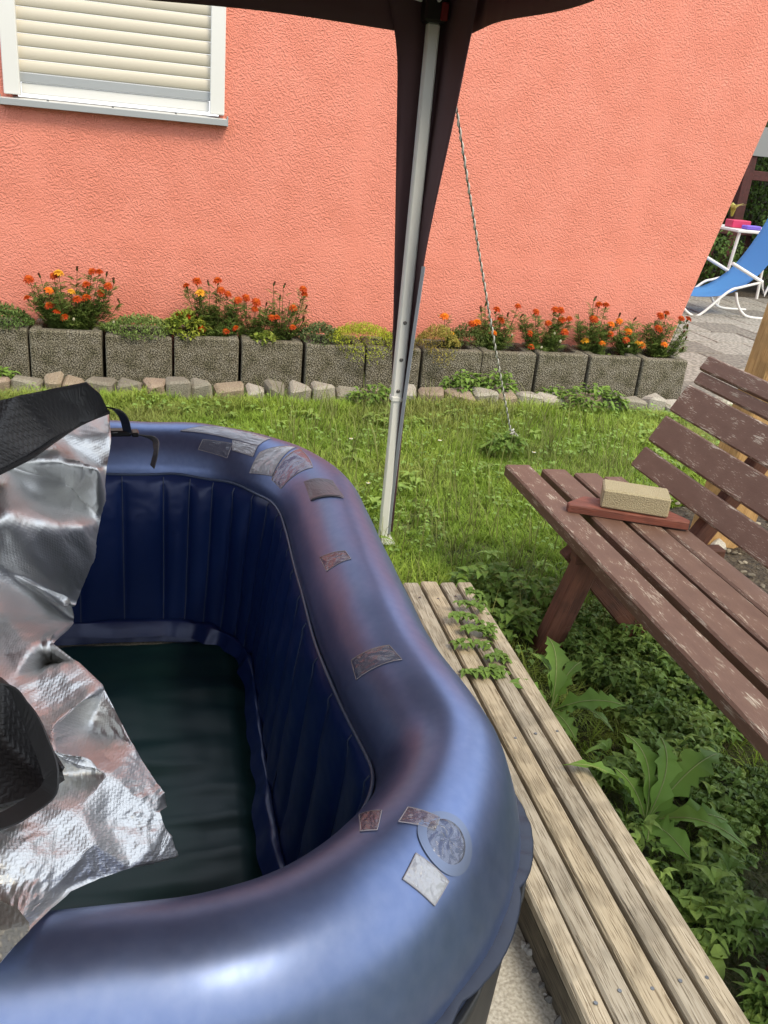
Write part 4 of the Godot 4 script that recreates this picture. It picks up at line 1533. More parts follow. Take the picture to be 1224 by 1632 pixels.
# ---------------------------------------------------------------- slat deck, gravel
func deck() -> void:
	var t := thing("slat_walkway", Vector3(0, 0, 0), "weathered narrow wooden slat walkway on the ground right of the tub", "wooden walkway")
	var xs := [[0.655, 0.701], [0.709, 0.757], [0.766, 0.820], [0.831, 0.877], [0.887, 0.934]]
	xs = [[0.655, 0.700], [0.7045, 0.755], [0.763, 0.818], [0.829, 0.876], [0.886, 0.934]]
	for i in 5:
		var w: float = xs[i][1] - xs[i][0]
		var far: float = -2.44 + [0.0, 0.004, 0.0, 0.006, 0.012][i]
		var st := start()
		block(st, Transform3D(Basis(), Vector3.ZERO), Vector3(w, 0.030, 0.0 - far - 0.15), 0.005, false, 0.0015, Vector2(rng.randf() * 3.0, 0.13 * i + 0.05))
		put("slat", done(st), [M.deck, M.deck_grey, M.deck_warm, M.deck_grey, M.deck][i], t, Transform3D(Basis(Vector3.UP, rng.randf_range(-0.0012, 0.0012)), Vector3(xs[i][0] + w * 0.5, 0.105 + rng.randf_range(-0.002, 0.002), (far - 0.15) * 0.5)))
	var sc := start()
	tube(sc, [Vector3.ZERO, Vector3(0, 0.0015, 0)], [0.0042, 0.0036], 8)
	var screw := done(sc)
	for i in 5:
		for z in [-2.33, -1.63, -0.93]:
			put("screw", screw, M.bolt, t, Transform3D(Basis(), Vector3((xs[i][0] + xs[i][1]) * 0.5 + rng.randf_range(-0.006, 0.006), 0.1195, z + rng.randf_range(-0.01, 0.01))))
	for z in [-2.33, -1.63, -0.93, -0.30]:
		put("cross_batten", block_mesh(Vector3(0.27, 0.035, 0.06), 0.004), M.deck_under, t, Transform3D(Basis(), Vector3(0.795, 0.072, z)))
	for x in [0.672, 0.918]:
		put("edge_board", block_mesh(Vector3(0.026, 0.085, 2.26), 0.004), M.deck_under, t, Transform3D(Basis(), Vector3(x, 0.044, -1.29)))
	# gravel in the gap
	var st := start()
	block(st, Transform3D(), Vector3(0.016, 0.011, 0.014), 0.003, false, 0.003)
	var stone := done(st)
	var at := []
	var tint := []
	for i in 700:
		var b := Basis.from_euler(Vector3(rng.randf() * TAU, rng.randf() * TAU, rng.randf() * TAU)).scaled(Vector3.ONE * rng.randf_range(0.4, 1.35))
		at.append(Transform3D(b, Vector3(rng.randf_range(0.652, 0.735), rng.randf_range(0.0, 0.016), rng.randf_range(-2.5, -0.4))))
		var g := rng.randf_range(0.10, 0.5)
		tint.append(Color(g, g * 0.96, g * 0.88))
	var gm := mat(Color.WHITE, 0.85)
	gm.vertex_color_use_as_albedo = true
	tag(swarm("gravel", stone, gm, at, tint), "grey gravel in the gap between slab and walkway")
	# litter and stones on the bare earth
	at = []
	tint = []
	for i in 1500:
		var b := Basis.from_euler(Vector3(rng.randf() * TAU, rng.randf() * TAU, rng.randf() * TAU)).scaled(Vector3(1.2, 0.5, 1.0) * rng.randf_range(0.3, 1.3))
		at.append(Transform3D(b, Vector3(rng.randf_range(1.85, 3.4), rng.randf_range(0.012, 0.03), rng.randf_range(-3.4, -0.6))))
		var g := rng.randf_range(0.03, 0.3)
		tint.append(Color(g, g * 0.85, g * 0.6))
	tag(swarm("soil_litter", stone, gm, at, tint), "bark chips and pebbles on the bare earth behind the bench")

# ---------------------------------------------------------------- bench, board, brick, post
func bench() -> void:
	var t := thing("garden_bench", Vector3(0, 0, 0), "brown painted wooden garden bench with flaking paint", "bench")
	var near := -0.62
	var seat := [[1.112, 1.207, -2.735], [1.236, 1.330, -2.700], [1.345, 1.437, -2.668], [1.446, 1.520, -2.64]]
	for i in 4:
		var w: float = seat[i][1] - seat[i][0]
		var l: float = near - seat[i][2]
		var st := start()
		block(st, Transform3D(), Vector3(w, 0.044, l), 0.006, true, 0.001, Vector2(0.37 * i + 0.1, 0.0))
		put("seat_slat", done(st), M.bench_worn if i == 0 else M.bench, t, Transform3D(Basis(Vector3(0, 0, 1), -0.01), Vector3(seat[i][0] + w * 0.5, 0.398 - 0.002 * i, seat[i][2] + l * 0.5)))
	# backrest boards on a leaning plane, lowest first
	var dirv := Vector3(0.225, 0.395, 0).normalized()
	var foot := Vector3(1.545, 0.445, 0)
	var back := [[0.010, 0.092, -2.640], [0.112, 0.215, -2.652], [0.236, 0.344, -2.660], [0.357, 0.402, -2.655], [0.405, 0.460, -2.668]]
	var nrm := Vector3(0, 0, 1).cross(dirv)
	for i in 5:
		var w: float = back[i][1] - back[i][0]
		var l: float = near - back[i][2]
		var c: Vector3 = foot + dirv * (back[i][0] + w * 0.5) + Vector3(0, 0, back[i][2] + l * 0.5)
		if i == 3:
			c -= nrm * 0.006
		var st := start()
		block(st, Transform3D(), Vector3(0.026, w, l), 0.005, true, 0.0015, Vector2(0.23 * i + 0.55, 0.0))
		var o := put("back_slat", done(st), M.bench_worn if i >= 2 else M.bench, t, Transform3D(Basis(-nrm, dirv, (-nrm).cross(dirv)), c))
		if i >= 3:
			tag(o, ["lower half of the split top backrest board", "upper half of the split top backrest board"][i - 3])
	# two crossed frames
	for z in [-2.20, -0.98]:
		var st := start()
		beam(st, Vector3(1.225, 0.375, z), Vector3(1.115, -0.03, z), 0.055, 0.075, Vector3(1, 0.1, 0), 0.004)
		put("leg", done(st), M.bench_leg, t)
		st = start()
		beam(st, Vector3(1.175, 0.330, z - 0.052), Vector3(1.52, -0.03, z - 0.052), 0.050, 0.080, Vector3(1, 0.1, 0), 0.004)
		put("leg", done(st), M.bench_leg, t)
		st = start()
		beam(st, Vector3(1.13, 0.352, z + 0.055), Vector3(1.62, 0.352, z + 0.055), 0.045, 0.045, Vector3.UP, 0.004)
		put("seat_bearer", done(st), M.bench_leg, t)
		st = start()
		var s0 := foot - dirv * 0.18 - nrm * -0.045
		var off := nrm * (-0.045 if nrm.x < 0 else 0.045)
		beam(st, foot - dirv * 0.14 + Vector3(0, 0, z) + Vector3(0.045, -0.02, 0), foot + dirv * 0.44 + Vector3(0, 0, z) + Vector3(0.045, -0.02, 0), 0.05, 0.055, Vector3(1, -0.5, 0), 0.004)
		put("back_support", done(st), M.bench_leg, t)
	# board with pointed ends, and the paving brick lying on it
	var pts := [Vector2(-0.183, 0.030), Vector2(-0.135, -0.045), Vector2(-0.125, -0.050), Vector2(0.105, -0.050), Vector2(0.12, -0.046), Vector2(0.188, 0.028), Vector2(0.184, 0.050), Vector2(-0.178, 0.050)]
	var bt := start()
	var hh := 0.024
	bt.set_smooth_group(FLAT)
	var lo := []
	var hi := []
	var top := []
	for q in pts:
		lo.append(Vector3(q.x, 0, q.y))
		hi.append(Vector3(q.x, hh - 0.003, q.y))
		top.append(Vector3(q.x * 0.985, hh, q.y * 0.94))
	var tops := []
	var uvs := []
	for q in top:
		tops.append(q)
		uvs.append(Vector2(q.x, q.z))
	face(bt, tops, uvs, Vector3.UP)
	for i in 8:
		var k := (i + 1) % 8
		quad(bt, lo[i], lo[k], hi[k], hi[i], Vector2(lo[i].x, 0), Vector2(lo[k].x, 0), Vector2(lo[k].x, 0.024), Vector2(lo[i].x, 0.024))
		quad(bt, hi[i], hi[k], top[k], top[i], Vector2(lo[i].x, 0), Vector2(lo[k].x, 0), Vector2(lo[k].x, 0.01), Vector2(lo[i].x, 0.01))
	var bd := put("red_board", done(bt), M.red_board)
	bd.transform = Transform3D(Basis(Vector3.UP, -0.40), Vector3(1.352, 0.4215, -2.285))
	tag(bd, "short red brown painted board with cut corners lying across the bench seat", "board")
	var br := put("paving_brick", block_mesh(Vector3(0.200, 0.062, 0.102), 0.005, false, 0.002), M.brick)
	br.transform = Transform3D(Basis(Vector3.UP, -0.43), Vector3(1.372, 0.4775, -2.285))
	tag(br, "sandy grey paving brick lying on the red board on the bench", "brick")

func post() -> void:
	var st := start()
	block(st, Transform3D(Basis(), Vector3(0, 1.2, 0)), Vector3(0.20, 2.5, 0.14), 0.008, false, 0.0, Vector2(0.2, 0.1))
	var o := put("timber_post", done(st), M.pine)
	o.transform = Transform3D(Basis(Vector3(0, 0, 1), -0.10), Vector3(2.19, 0, -2.95))
	tag(o, "pale brown square timber post standing behind the bench", "post")
	# pale stone at its foot
	st = start()
	block(st, Transform3D(), Vector3(0.075, 0.05, 0.05), 0.014, false, 0.01)
	var s := put("white_stone", done(st), M.slab)
	s.transform = Transform3D(Basis.from_euler(Vector3(0.2, 0.5, 0.3)), Vector3(2.13, 0.03, -2.86))
	tag(s, "pale stone lying on the earth at the foot of the timber post", "stone")

# ---------------------------------------------------------------- plants
func flower_mesh(kind: int) -> ArrayMesh:
	var st := start()
	var outer: Color = [Color(0.44, 0.050, 0.006), Color(0.74, 0.15, 0.008), Color(0.72, 0.34, 0.02)][kind]
	var inner: Color = [Color(0.56, 0.11, 0.008), Color(0.80, 0.26, 0.012), Color(0.76, 0.45, 0.04)][kind]
	for ring in 4:
		var n: int = [11, 9, 7, 5][ring]
		for k in n:
			var a := TAU * k / n + ring * 0.37 + rng.randf_range(-0.12, 0.12)
			var up: float = [0.10, 0.45, 0.85, 1.2][ring] + rng.randf_range(-0.15, 0.15)
			var l: float = [0.028, 0.024, 0.018, 0.012][ring] * rng.randf_range(0.85, 1.1)
			leaf_into(st, Transform3D(Basis(Vector3.UP, a) * Basis(Vector3.RIGHT, -up), Vector3(0, 0.002 * ring, 0)), l, l * 0.75, 0.25, 0.3, 2, 0.45, outer.lerp(inner, ring / 3.0 * rng.randf_range(0.6, 1.2)))
	# green calyx below
	st.set_color(Color(0.10, 0.13, 0.03))
	tube(st, [Vector3(0, -0.022, 0), Vector3(0, -0.012, 0), Vector3(0, 0.002, 0)], [0.003, 0.006, 0.007], 6)
	return done(st)

func bud_mesh(col: Color) -> ArrayMesh:
	var st := start()
	st.set_color(Color(0.09, 0.11, 0.03))
	tube(st, [Vector3(0, 0, 0), Vector3(0, 0.006, 0), Vector3(0, 0.018, 0), Vector3(0, 0.022, 0)], [0.003, 0.006, 0.006, 0.004], 6)
	st.set_color(col)
	tube(st, [Vector3(0, 0.019, 0), Vector3(0, 0.026, 0), Vector3(0.002, 0.034, 0)], [0.005, 0.0075, 0.003], 6)
	return done(st)

var flowers := []
var buds := []

# feathery bush: thin stems, divided leaves, flower heads on stalks
func marigold(at: Vector3, wide: float, high: float, heads: Array, label: String, density := 1.0) -> void:
	var t := thing("marigold_plant", at, label, "flower", "orange marigolds in the planter blocks")
	var st := start()
	var fol := start()
	var tips := []
	for h in heads:
		tips.append(Vector3(h[0], h[1], h[2]))
	var extra := int(16 * density)
	for k in extra:
		var a := rng.randf() * TAU
		var r := sqrt(rng.randf()) * wide * 0.5
		tips.append(Vector3(cos(a) * r, high * rng.randf_range(0.35, 0.85), sin(a) * r * 0.45))
	for tip in tips:
		var base := Vector3(tip.x * 0.25, -0.01, tip.z * 0.25)
		var midp := base.lerp(tip, 0.5) + Vector3(tip.x * 0.12, 0.0, tip.z * 0.1)
		var path := spline([base, midp, tip], 5)
		st.set_color(Color(0.10, 0.10, 0.035) * rng.randf_range(0.7, 1.3))
		tube(st, path, [0.0026, 0.0026, 0.0024, 0.0024, 0.0022, 0.002, 0.002, 0.0018, 0.0018, 0.0018, 0.0016], 4, false)
		# pinnate leaves along the stem
		var leaves := int(25 * density)
		for l in leaves:
			var f := rng.randf_range(0.12, 0.9)
			var q: Vector3 = path[int(f * (path.size() - 1))]
			var yaw := rng.randf() * TAU
			var len := rng.randf_range(0.045, 0.085)
			var axis := Basis(Vector3.UP, yaw) * Basis(Vector3.RIGHT, -rng.randf_range(0.1, 0.8))
			var tint := Color(0.105, 0.165, 0.035).lerp(Color(0.17, 0.23, 0.055), rng.randf()) * rng.randf_range(0.7, 1.25)
			for s in 5:
				for sd in [-1, 1]:
					var o := axis * Vector3(0, 0.004 * sin(s), len * (0.25 + 0.16 * s))
					leaf_into(fol, Transform3D(axis * Basis(Vector3.UP, sd * 0.85), q + o), len * 0.36 * (1.0 - s * 0.12), 0.0075, 0.2, 0.2, 1 if s > 2 else 2, 0.6, tint)
	put("stems", done(st), M.leaf, t)
	put("foliage", done(fol), M.leaf, t)
	for h in heads:
		var kind: int = h[3]
		var b := Basis.from_euler(Vector3(rng.randf_range(0.1, 0.7), rng.randf() * TAU * 0.0 + rng.randf_range(-0.4, 0.4), rng.randf_range(-0.35, 0.35)))
		if kind >= 3:
			put("faded_bud" if kind == 3 else "seed_head", buds[kind - 3], M.petal, t, Transform3D(b.scaled(Vector3.ONE * rng.randf_range(0.9, 1.3)), Vector3(h[0], h[1], h[2])))
		else:
			put("flower_head", flowers[kind * 2 + rng.randi() % 2], M.petal, t, Transform3D(b.scaled(Vector3.ONE * rng.randf_range(0.95, 1.3)), Vector3(h[0], h[1], h[2])))

func marigolds() -> void:
	for k in 3:
		flowers.append(flower_mesh(k))
		flowers.append(flower_mesh(k))
	buds.append(bud_mesh(Color(0.13, 0.05, 0.025)))
	buds.append(bud_mesh(Color(0.62, 0.58, 0.40)))
	var y0 := 0.235
	var z := -5.40
	# heads as [x, y, z, kind] from the plant's foot: 0 red orange, 1 orange, 2 yellow, 3 faded bud, 4 pale seed head
	marigold(Vector3(-0.62, y0, z), 0.46, 0.33, [[-0.21, 0.29, 0.02, 0], [-0.22, 0.19, 0.05, 0], [-0.15, 0.30, 0.0, 3], [-0.10, 0.24, 0.06, 1], [-0.08, 0.31, -0.02, 0], [-0.05, 0.33, 0.0, 2], [-0.10, 0.16, 0.08, 0], [-0.06, 0.13, 0.09, 0], [-0.02, 0.10, 0.10, 0], [0.02, 0.24, 0.06, 2], [0.05, 0.20, 0.07, 0], [0.10, 0.21, 0.06, 0], [0.10, 0.28, 0.03, 0], [0.13, 0.35, -0.01, 0], [0.17, 0.35, 0.0, 0], [0.22, 0.28, 0.04, 0], [0.18, 0.24, 0.05, 0], [0.21, 0.33, 0.0, 3], [0.25, 0.29, 0.0, 3], [0.28, 0.18, 0.0, 3], [0.05, 0.35, 0.0, 3], [0.03, 0.07, 0.10, 4], [0.25, 0.06, 0.08, 4]], "lone round marigold bush farthest left, full of orange red heads", 1.5)
	marigold(Vector3(0.20, y0, z), 0.36, 0.33, [[-0.16, 0.30, 0.0, 0], [-0.10, 0.33, 0.0, 0], [-0.03, 0.31, 0.0, 3], [0.02, 0.34, 0.0, 0], [-0.08, 0.27, 0.04, 2], [0.04, 0.29, 0.03, 0], [0.08, 0.27, 0.03, 0], [0.14, 0.24, 0.04, 0], [-0.20, 0.14, 0.05, 0], [-0.15, 0.13, 0.06, 0], [-0.07, 0.07, 0.09, 0], [0.07, 0.06, 0.09, 0], [0.13, 0.08, 0.08, 0]], "dense marigold bush beside the yellow green leaves", 1.3)
	marigold(Vector3(0.42, y0, z), 0.28, 0.26, [[-0.03, 0.25, 0.0, 0], [0.03, 0.23, 0.02, 0], [0.09, 0.21, 0.0, 3], [0.02, 0.19, 0.03, 0], [0.12, 0.15, 0.06, 0], [0.15, 0.15, 0.06, 0]], "small thin marigold between two taller ones left of the tent leg", 0.75)
	marigold(Vector3(0.61, y0, z), 0.30, 0.34, [[-0.06, 0.33, 0.0, 3], [0.0, 0.32, 0.0, 3], [0.12, 0.32, 0.0, 0], [0.13, 0.29, 0.0, 0], [0.06, 0.21, 0.04, 0], [0.14, 0.20, 0.0, 3], [0.13, 0.13, 0.02, 3], [0.06, 0.10, 0.07, 0], [-0.02, 0.25, 0.0, 3]], "tall twiggy marigold nearest the left side of the tent leg", 0.7)
	marigold(Vector3(1.70, y0, z), 0.22, 0.17, [[-0.06, 0.20, 0.0, 1], [-0.01, 0.10, 0.04, 2]], "low marigold with one yellow head just right of the tent leg", 0.5)
	marigold(Vector3(1.98, y0, z), 0.34, 0.30, [[-0.16, 0.17, 0.03, 0], [-0.13, 0.18, 0.03, 1], [0.0, 0.26, 0.0, 0], [0.03, 0.20, 0.02, 0], [-0.02, 0.12, 0.06, 1], [0.08, 0.22, 0.0, 3], [0.14, 0.29, 0.0, 0], [-0.10, 0.24, 0.0, 3], [-0.08, 0.28, 0.0, 3], [0.10, 0.10, 0.07, 4]], "loose marigold directly right of the white rope", 1.0)
	marigold(Vector3(2.33, y0, z), 0.38, 0.30, [[-0.08, 0.26, 0.0, 0], [0.0, 0.20, 0.04, 0], [0.05, 0.28, 0.0, 0], [0.09, 0.28, 0.0, 0], [0.10, 0.22, 0.02, 0], [0.15, 0.23, 0.02, 0], [0.12, 0.15, 0.05, 0], [-0.12, 0.13, 0.05, 0], [-0.11, 0.05, 0.08, 0], [0.04, 0.12, 0.08, 4], [0.08, 0.07, 0.09, 4], [-0.05, 0.03, 0.10, 4], [-0.18, 0.22, 0.0, 3]], "marigold with pale seed heads in the middle of the right hand row", 1.1)
	marigold(Vector3(2.68, y0, z), 0.36, 0.33, [[0.0, 0.33, 0.0, 0], [0.05, 0.33, 0.0, 0], [-0.03, 0.24, 0.03, 0], [0.10, 0.21, 0.03, 1], [0.10, 0.15, 0.04, 0], [-0.08, 0.10, 0.06, 2], [0.04, 0.09, 0.07, 1], [0.10, -0.01, 0.11, 1], [0.16, 0.26, 0.0, 3], [-0.04, 0.35, 0.0, 3]], "tallest marigold of the right hand row, with a bright orange head hanging low", 1.1)
	marigold(Vector3(2.95, y0, z), 0.30, 0.26, [[-0.10, 0.23, 0.0, 1], [-0.04, 0.17, 0.03, 1], [-0.06, 0.12, 0.06, 0], [0.03, 0.10, 0.06, 2], [0.06, 0.09, 0.06, 1], [0.0, 0.24, 0.0, 3], [-0.05, 0.06, 0.07, 4]], "marigold with orange and yellow heads second from the right end", 1.0)
	marigold(Vector3(3.18, y0, z), 0.30, 0.30, [[-0.04, 0.28, 0.0, 0], [0.0, 0.30, 0.0, 0], [0.12, 0.27, 0.0, 0], [0.17, 0.27, 0.0, 0], [0.0, 0.10, 0.06, 1], [0.14, 0.17, 0.02, 3], [0.17, 0.13, 0.02, 3], [0.16, 0.06, 0.03, 3], [-0.05, 0.20, 0.03, 0], [0.18, 0.20, 0.0, 3]], "marigold at the right end of the row, beside the paving", 1.0)

# low cushion of many small leaves, draped over the block's front edge
func cushion(called: String, at: Vector3, wide: float, deep: float, high: float, hang: float, tint: Color, tint2: Color, count: int, leaf: float, label: String) -> void:
	var st := start()
	for i in count:
		var a := rng.randf() * TAU
		var r := sqrt(rng.randf())
		var x := cos(a) * r * wide * 0.5
		var z := sin(a) * r * deep * 0.5
		var y := high * (1.0 - r * r * 0.7) * rng.randf_range(0.6, 1.1)
		if z > deep * 0.28:
			y -= hang * (z / deep - 0.28) * 4.0 * rng.randf_range(0.3, 1.0)
		var c := tint.lerp(tint2, clampf(rng.randf() * 0.8 + sin(x * 23.0) * 0.2, 0, 1)) * rng.randf_range(0.7, 1.25)
		var b := Basis(Vector3.UP, rng.randf() * TAU) * Basis(Vector3.RIGHT, -rng.randf_range(0.0, 1.3))
		leaf_into(st, Transform3D(b, Vector3(x, y, z)), leaf * rng.randf_range(0.6, 1.3), leaf * 0.42, 0.2, 0.3, 2, 0.6, c)
	var o := put(called, done(st), M.leaf)
	o.position = at
	tag(o, label, "plant", "low plants on the planter blocks")

func stonecrops() -> void:
	var y := 0.25
	cushion("stonecrop", Vector3(-0.98, y, -5.36), 0.34, 0.26, 0.12, 0.03, Color(0.10, 0.17, 0.04), Color(0.14, 0.22, 0.06), 1700, 0.022, "green stonecrop cushion at the photo's left edge")
	cushion("stonecrop", Vector3(-0.22, y, -5.35), 0.44, 0.28, 0.10, 0.05, Color(0.16, 0.24, 0.06), Color(0.25, 0.34, 0.10), 2100, 0.02, "grey green stonecrop cushion right of the lone marigold bush")
	cushion("leafy_plant", Vector3(0.03, y, -5.36), 0.26, 0.26, 0.13, 0.05, Color(0.20, 0.28, 0.04), Color(0.34, 0.36, 0.05), 420, 0.045, "yellow green leafy plant left of the dense marigold bush")
	cushion("leafy_plant", Vector3(0.50, y, -5.27), 0.14, 0.12, 0.05, 0.05, Color(0.22, 0.30, 0.05), Color(0.30, 0.34, 0.06), 90, 0.04, "tiny yellow green plant at the foot of the twiggy marigold")
	cushion("stonecrop", Vector3(0.84, y, -5.34), 0.28, 0.28, 0.11, 0.06, Color(0.10, 0.15, 0.05), Color(0.16, 0.20, 0.08), 1000, 0.024, "dark green stonecrop joined to the bright moss cushion's left side")
	cushion("moss_cushion", Vector3(1.10, y, -5.30), 0.46, 0.36, 0.13, 0.16, Color(0.34, 0.40, 0.03), Color(0.44, 0.48, 0.05), 3600, 0.014, "bright yellow green moss cushion spilling over blocks left of the tent leg")
	cushion("stonecrop", Vector3(1.33, y, -5.28), 0.22, 0.30, 0.10, 0.18, Color(0.16, 0.12, 0.05), Color(0.20, 0.18, 0.06), 1100, 0.016, "brownish stonecrop trailing down behind the tent leg")
	cushion("stonecrop", Vector3(1.58, y, -5.28), 0.28, 0.32, 0.14, 0.16, Color(0.30, 0.22, 0.05), Color(0.34, 0.34, 0.07), 1600, 0.018, "reddish green stonecrop trailing over the block right of the tent leg")
	cushion("stonecrop", Vector3(1.80, y, -5.38), 0.26, 0.24, 0.14, 0.02, Color(0.10, 0.14, 0.04), Color(0.14, 0.18, 0.05), 900, 0.02, "feathery green plant between reddish stonecrop and the white rope")

# toothed dandelion leaf
func dandelion_leaf(st: SurfaceTool, xf: Transform3D, length: float, width: float, rise: float, droop: float, tint: Color) -> void:
	var n := 18
	var C := []
	var L := []
	var R := []
	for i in n + 1:
		var t := float(i) / n
		var w := width * 0.5 * pow(sin(PI * pow(t, 1.25) * 0.93 + 0.1), 0.8)
		var tooth := fposmod(t * 5.2 + 0.35 * sin(t * 9.0 + length * 60.0), 1.0)
		w *= lerpf(0.38, 1.12, tooth) if t < 0.82 else (1.0 - (t - 0.82) / 0.18 * 0.9)
		if t < 0.12:
			w = width * 0.06
		var c := Vector3(0, length * (rise * sin(t * PI * 0.75) - droop * t * t), length * t)
		var wav := 0.12 * sin(t * 31.0)
		var back := -0.35 * w * tooth
		C.append(xf * c)
		L.append(xf * (c + Vector3(-w, w * (0.25 + wav), back)))
		R.append(xf * (c + Vector3(w, w * (0.25 - wav), back)))
	st.set_smooth_group(0)
	for i in n:
		st.set_color(tint * 1.0)
		quad(st, C[i], L[i], L[i + 1], C[i + 1])
		quad(st, R[i], C[i], C[i + 1], R[i + 1])
	# pale midrib
	st.set_color(Color(0.30, 0.36, 0.14))
	var rib := []
	for i in n:
		rib.append(C[i] + xf.basis.y.normalized() * 0.001)
	tube(st, rib, 0.0016, 4, false)
	st.set_color(Color.WHITE)

func dandelion(at: Vector3, leaves: Array, label: String) -> void:
	var t := thing("dandelion_plant", at, label, "plant", "big dandelions by the walkway")
	for l in leaves:
		var st := start()
		dandelion_leaf(st, Transform3D(), l[1], l[2], l[3], l[4], Color(0.15, 0.27, 0.05) * rng.randf_range(0.85, 1.15))
		put("leaf", done(st), M.leaf, t, Transform3D(Basis(Vector3.UP, l[0]) * Basis(Vector3.RIGHT, -l[5]) * Basis(Vector3.BACK, rng.randf_range(-0.45, 0.45)), Vector3(0, 0.035, 0)))

func weeds() -> void:
	# angles: 0 points towards the camera side (+z), PI/2 to +x
	dandelion(Vector3(1.045, 0.0, -1.40), [[-2.0, 0.23, 0.075, 0.3, 0.1, 0.35], [2.75, 0.20, 0.075, 0.45, 0.1, 0.6], [3.3, 0.20, 0.07, 0.5, 0.1, 0.5], [1.95, 0.25, 0.09, 0.35, 0.1, 0.35], [0.85, 0.22, 0.085, 0.25, 0.15, 0.15], [0.2, 0.15, 0.07, 0.25, 0.2, 0.15], [-0.5, 0.10, 0.05, 0.2, 0.1, 0.2], [1.4, 0.20, 0.075, 0.2, 0.2, 0.1], [-2.6, 0.14, 0.05, 0.3, 0.1, 0.6]], "large dandelion with long toothed leaves beside the near part of the walkway")
	dandelion(Vector3(0.985, 0.0, -1.83), [[-2.7, 0.17, 0.06, 0.4, 0.1, 0.6], [3.0, 0.21, 0.07, 0.4, 0.1, 0.55], [1.2, 0.20, 0.075, 0.3, 0.15, 0.25], [0.75, 0.18, 0.07, 0.25, 0.2, 0.15], [-1.8, 0.16, 0.06, 0.3, 0.1, 0.4], [0.1, 0.14, 0.06, 0.2, 0.2, 0.1], [2.2, 0.17, 0.06, 0.35, 0.1, 0.5]], "dandelion with toothed leaves by the middle of the walkway, below the bench leg")
	# leafy weeds growing at the foot of the planter blocks
	var spots := [[1.72, -5.06, 0.30, 0.17, 170, "leafy weed below the planter blocks left of the white rope"], [1.93, -5.07, 0.26, 0.19, 150, "leafy weed below the planter blocks touching the white rope"], [2.52, -4.90, 0.42, 0.15, 230, "leafy weed clump over the setts, right of the white rope"], [1.10, -4.86, 0.26, 0.13, 120, "bright leafy weed before the setts left of the tent leg"], [-0.97, -5.04, 0.22, 0.10, 80, "small weed above the setts at the photo's left edge"], [1.62, -4.02, 0.22, 0.11, 110, "leafy weed in the lawn beside the rope's knot"], [2.30, -5.04, 0.14, 0.11, 60, "small weed above the setts between two planter blocks"], [1.03, -2.52, 0.26, 0.13, 130, "broad leafy weed behind the walkway's far end"], [1.17, -2.40, 0.22, 0.15, 120, "leafy weed left of the bench leg, between leg and walkway end"], [1.01, -2.28, 0.20, 0.11, 100, "leafy weed at the walkway's right edge near its far end"]]
	for s in spots:
		var st := start()
		for i in int(s[4]):
			var a := rng.randf() * TAU
			var r := sqrt(rng.randf()) * float(s[2]) * 0.5
			var y := float(s[3]) * (1.0 - pow(r / (float(s[2]) * 0.5), 2.0) * 0.6) * rng.randf_range(0.4, 1.0)
			var b := Basis(Vector3.UP, atan2(cos(a), sin(a)) + rng.randf_range(-0.9, 0.9)) * Basis(Vector3.RIGHT, -rng.randf_range(-0.2, 0.8))
			leaf_into(st, Transform3D(b, Vector3(cos(a) * r, y, sin(a) * r * 0.6)), rng.randf_range(0.03, 0.06), 0.028, 0.35, 0.25, 3, 0.7, Color(0.15, 0.25, 0.045) * rng.randf_range(0.7, 1.3))
		var o := put("leafy_weed", done(st), M.leaf)
		o.position = Vector3(s[0], 0, s[1])
		tag(o, s[5], "plant", "weeds along the flower bed and lawn")
	# shaded undergrowth below and beside the bench
	var kinds := []
	for v in 3:
		var st := start()
		for k in int([7, 6, 5][v]):
			var yaw: float = TAU * k / float([7, 6, 5][v]) + rng.randf() * 0.6
			var b := Basis(Vector3.UP, yaw) * Basis(Vector3.RIGHT, -rng.randf_range(0.05, 0.9))
			var hh: float = rng.randf_range(0.015, [0.05, 0.085, 0.035][v])
			leaf_into(st, Transform3D(b, Vector3(0, hh, 0)), rng.randf_range(0.023, 0.043) * [1.0, 1.25, 0.7][v], [0.020, 0.015, 0.020][v], 0.4, 0.25, 4, [0.75, 1.0, 0.5][v], Color(1, 1, 1) * rng.randf_range(0.8, 1.2))
		st.set_color(Color(0.8, 0.75, 0.6))
		for k in 2:
			tube(st, [Vector3(0, -0.01, 0), Vector3(rng.randf_range(-0.01, 0.01), 0.05, rng.randf_range(-0.01, 0.01))], 0.0012, 4, false)
		kinds.append(done(st))
	var bare := noise(FastNoiseLite.TYPE_SIMPLEX_SMOOTH, 2.2, 191, 2)
	var pick := noise(FastNoiseLite.TYPE_SIMPLEX_SMOOTH, 1.7, 192, 2)
	var places := [[], [], []]
	var tints := [[], [], []]
	for i in 7200:
		var x := rng.randf_range(0.93, 2.0)
		var z := rng.randf_range(-2.75, -0.45)
		var n := bare.get_noise_2d(x, z)
		if z < -2.35 and rng.randf() < 0.35 + (-z - 2.35) * 1.6:
			continue
		if (z > -1.05 and n > -0.25) or n > 0.14:
			continue
		if Vector2(x - 1.06, z + 1.42).length() < 0.13 and rng.randf() < 0.85:
			continue
		var q := pick.get_noise_2d(x, z)
		var v := 0 if q < -0.1 else (1 if q < 0.2 else 2)
		if rng.randf() < 0.2:
			v = rng.randi() % 3
		var s := rng.randf_range(0.45, 1.0) * (1.5 if rng.randf() < 0.08 else 1.0)
		places[v].append(Transform3D(Basis(Vector3.UP, rng.randf() * TAU).rotated(Vector3.RIGHT, rng.randf_range(-0.25, 0.25)).scaled(Vector3(s, s, s)), Vector3(x, rng.randf_range(-0.02, 0.012), z)))
		tints[v].append(Color(0.12, 0.215, 0.042).lerp(Color(0.30, 0.43, 0.095), pow(rng.randf(), 1.6)) * rng.randf_range(0.75, 1.2))
